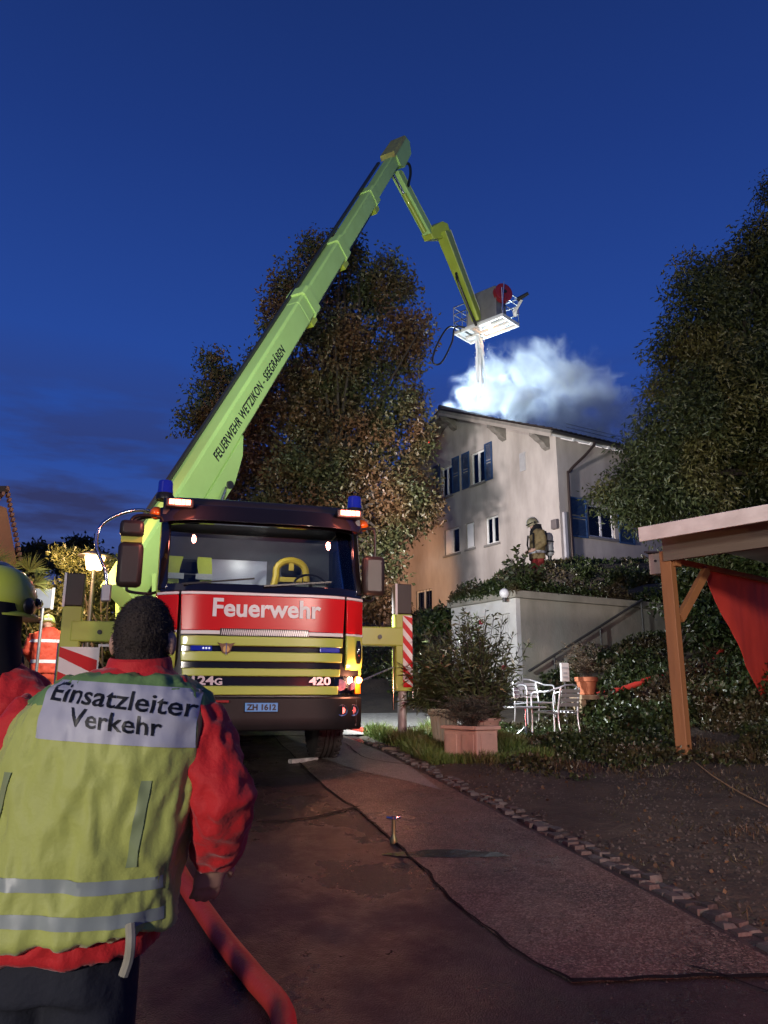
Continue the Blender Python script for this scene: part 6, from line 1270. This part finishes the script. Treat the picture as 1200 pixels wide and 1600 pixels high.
for px_, py_, r_, Y in SMB:
    c = at(px_, py_, Y); rad = r_ * Y / F * 2.1
    d = N.new('ShaderNodeVectorMath'); d.operation = 'DISTANCE'; L.new(pos, d.inputs[0]); d.inputs[1].default_value = tuple(c)
    m = N.new('ShaderNodeMapRange'); m.inputs[1].default_value = 0; m.inputs[2].default_value = rad; m.inputs[3].default_value = 1; m.inputs[4].default_value = 0; L.new(d.outputs['Value'], m.inputs[0])
    if acc is None: acc = m.outputs[0]
    else: a = N.new('ShaderNodeMath'); a.operation = 'MAXIMUM'; L.new(acc, a.inputs[0]); L.new(m.outputs[0], a.inputs[1]); acc = a.outputs[0]
n2 = N.new('ShaderNodeMath'); n2.operation = 'MULTIPLY_ADD'; L.new(nz.outputs[0], n2.inputs[0]); n2.inputs[1].default_value = 3.0; n2.inputs[2].default_value = -1.82
ad = N.new('ShaderNodeMath'); L.new(acc, ad.inputs[0]); L.new(n2.outputs[0], ad.inputs[1])
mr = N.new('ShaderNodeMapRange'); mr.interpolation_type = 'SMOOTHSTEP'; mr.inputs[1].default_value = .0; mr.inputs[2].default_value = .7; mr.inputs[3].default_value = 0; mr.inputs[4].default_value = 1.0; L.new(ad.outputs[0], mr.inputs[0])
m3 = N.new('ShaderNodeMapRange'); m3.inputs[1].default_value = .02; m3.inputs[2].default_value = .30; L.new(acc, m3.inputs[0]); m4 = N.new('ShaderNodeMath'); m4.operation = 'MULTIPLY'; L.new(mr.outputs[0], m4.inputs[0]); L.new(m3.outputs[0], m4.inputs[1])
gt = N.new('ShaderNodeMath'); gt.operation = 'MULTIPLY'; L.new(m4.outputs[0], gt.inputs[0]); gt.inputs[1].default_value = 1.0; L.new(gt.outputs[0], pv.inputs['Density'])
sb = MB(); p0, p1 = at(680, 690, 31), at(1010, 520, 35); sb.mm((p0.x - .3, 30.0, 12.0), (p1.x + .3, 35.5, p1.z + .3)); so_ = sb.build('smoke', sm, kind='stuff')
# water running off the cage: ragged strands
wt = bpy.data.materials.new('falling_water'); wt.use_nodes = True; b = wt.node_tree.nodes['Principled BSDF']; b.inputs['Base Color'].default_value = (.85, .92, .95, 1); b.inputs['Roughness'].default_value = .25; b.inputs['Transmission Weight'].default_value = .12; b.inputs['IOR'].default_value = 1.33
wm = MB(); W0 = cw(-.42, .12, -.05)
for k in range(40):
    x, y = random.gauss(0, .075), random.gauss(0, .10); z0 = -random.random() ** 2 * 1.2; ln = random.uniform(.5, 1.9); pts = []; drift = random.gauss(0, .05)
    for j in range(7): f = j / 6; pts.append(W0 + Vector((x + drift * f + random.gauss(0, .008), y, z0 - ln * f)))
    wm.tube(pts, [max(.006, .042 * math.sin(math.pi * (j + .6) / 7.2) * random.uniform(.5, 1.2)) for j in range(7)], 6)
for k in range(220): wm.sph(W0 + Vector((random.gauss(0, .10), random.gauss(0, .1), -random.random() ** .8 * 2.6)), random.uniform(.008, .022), 6, 4)
tag(wm.build('falling_water', wt, smooth=True), 'stream of water falling from the cage onto the smoking roof', 'water')
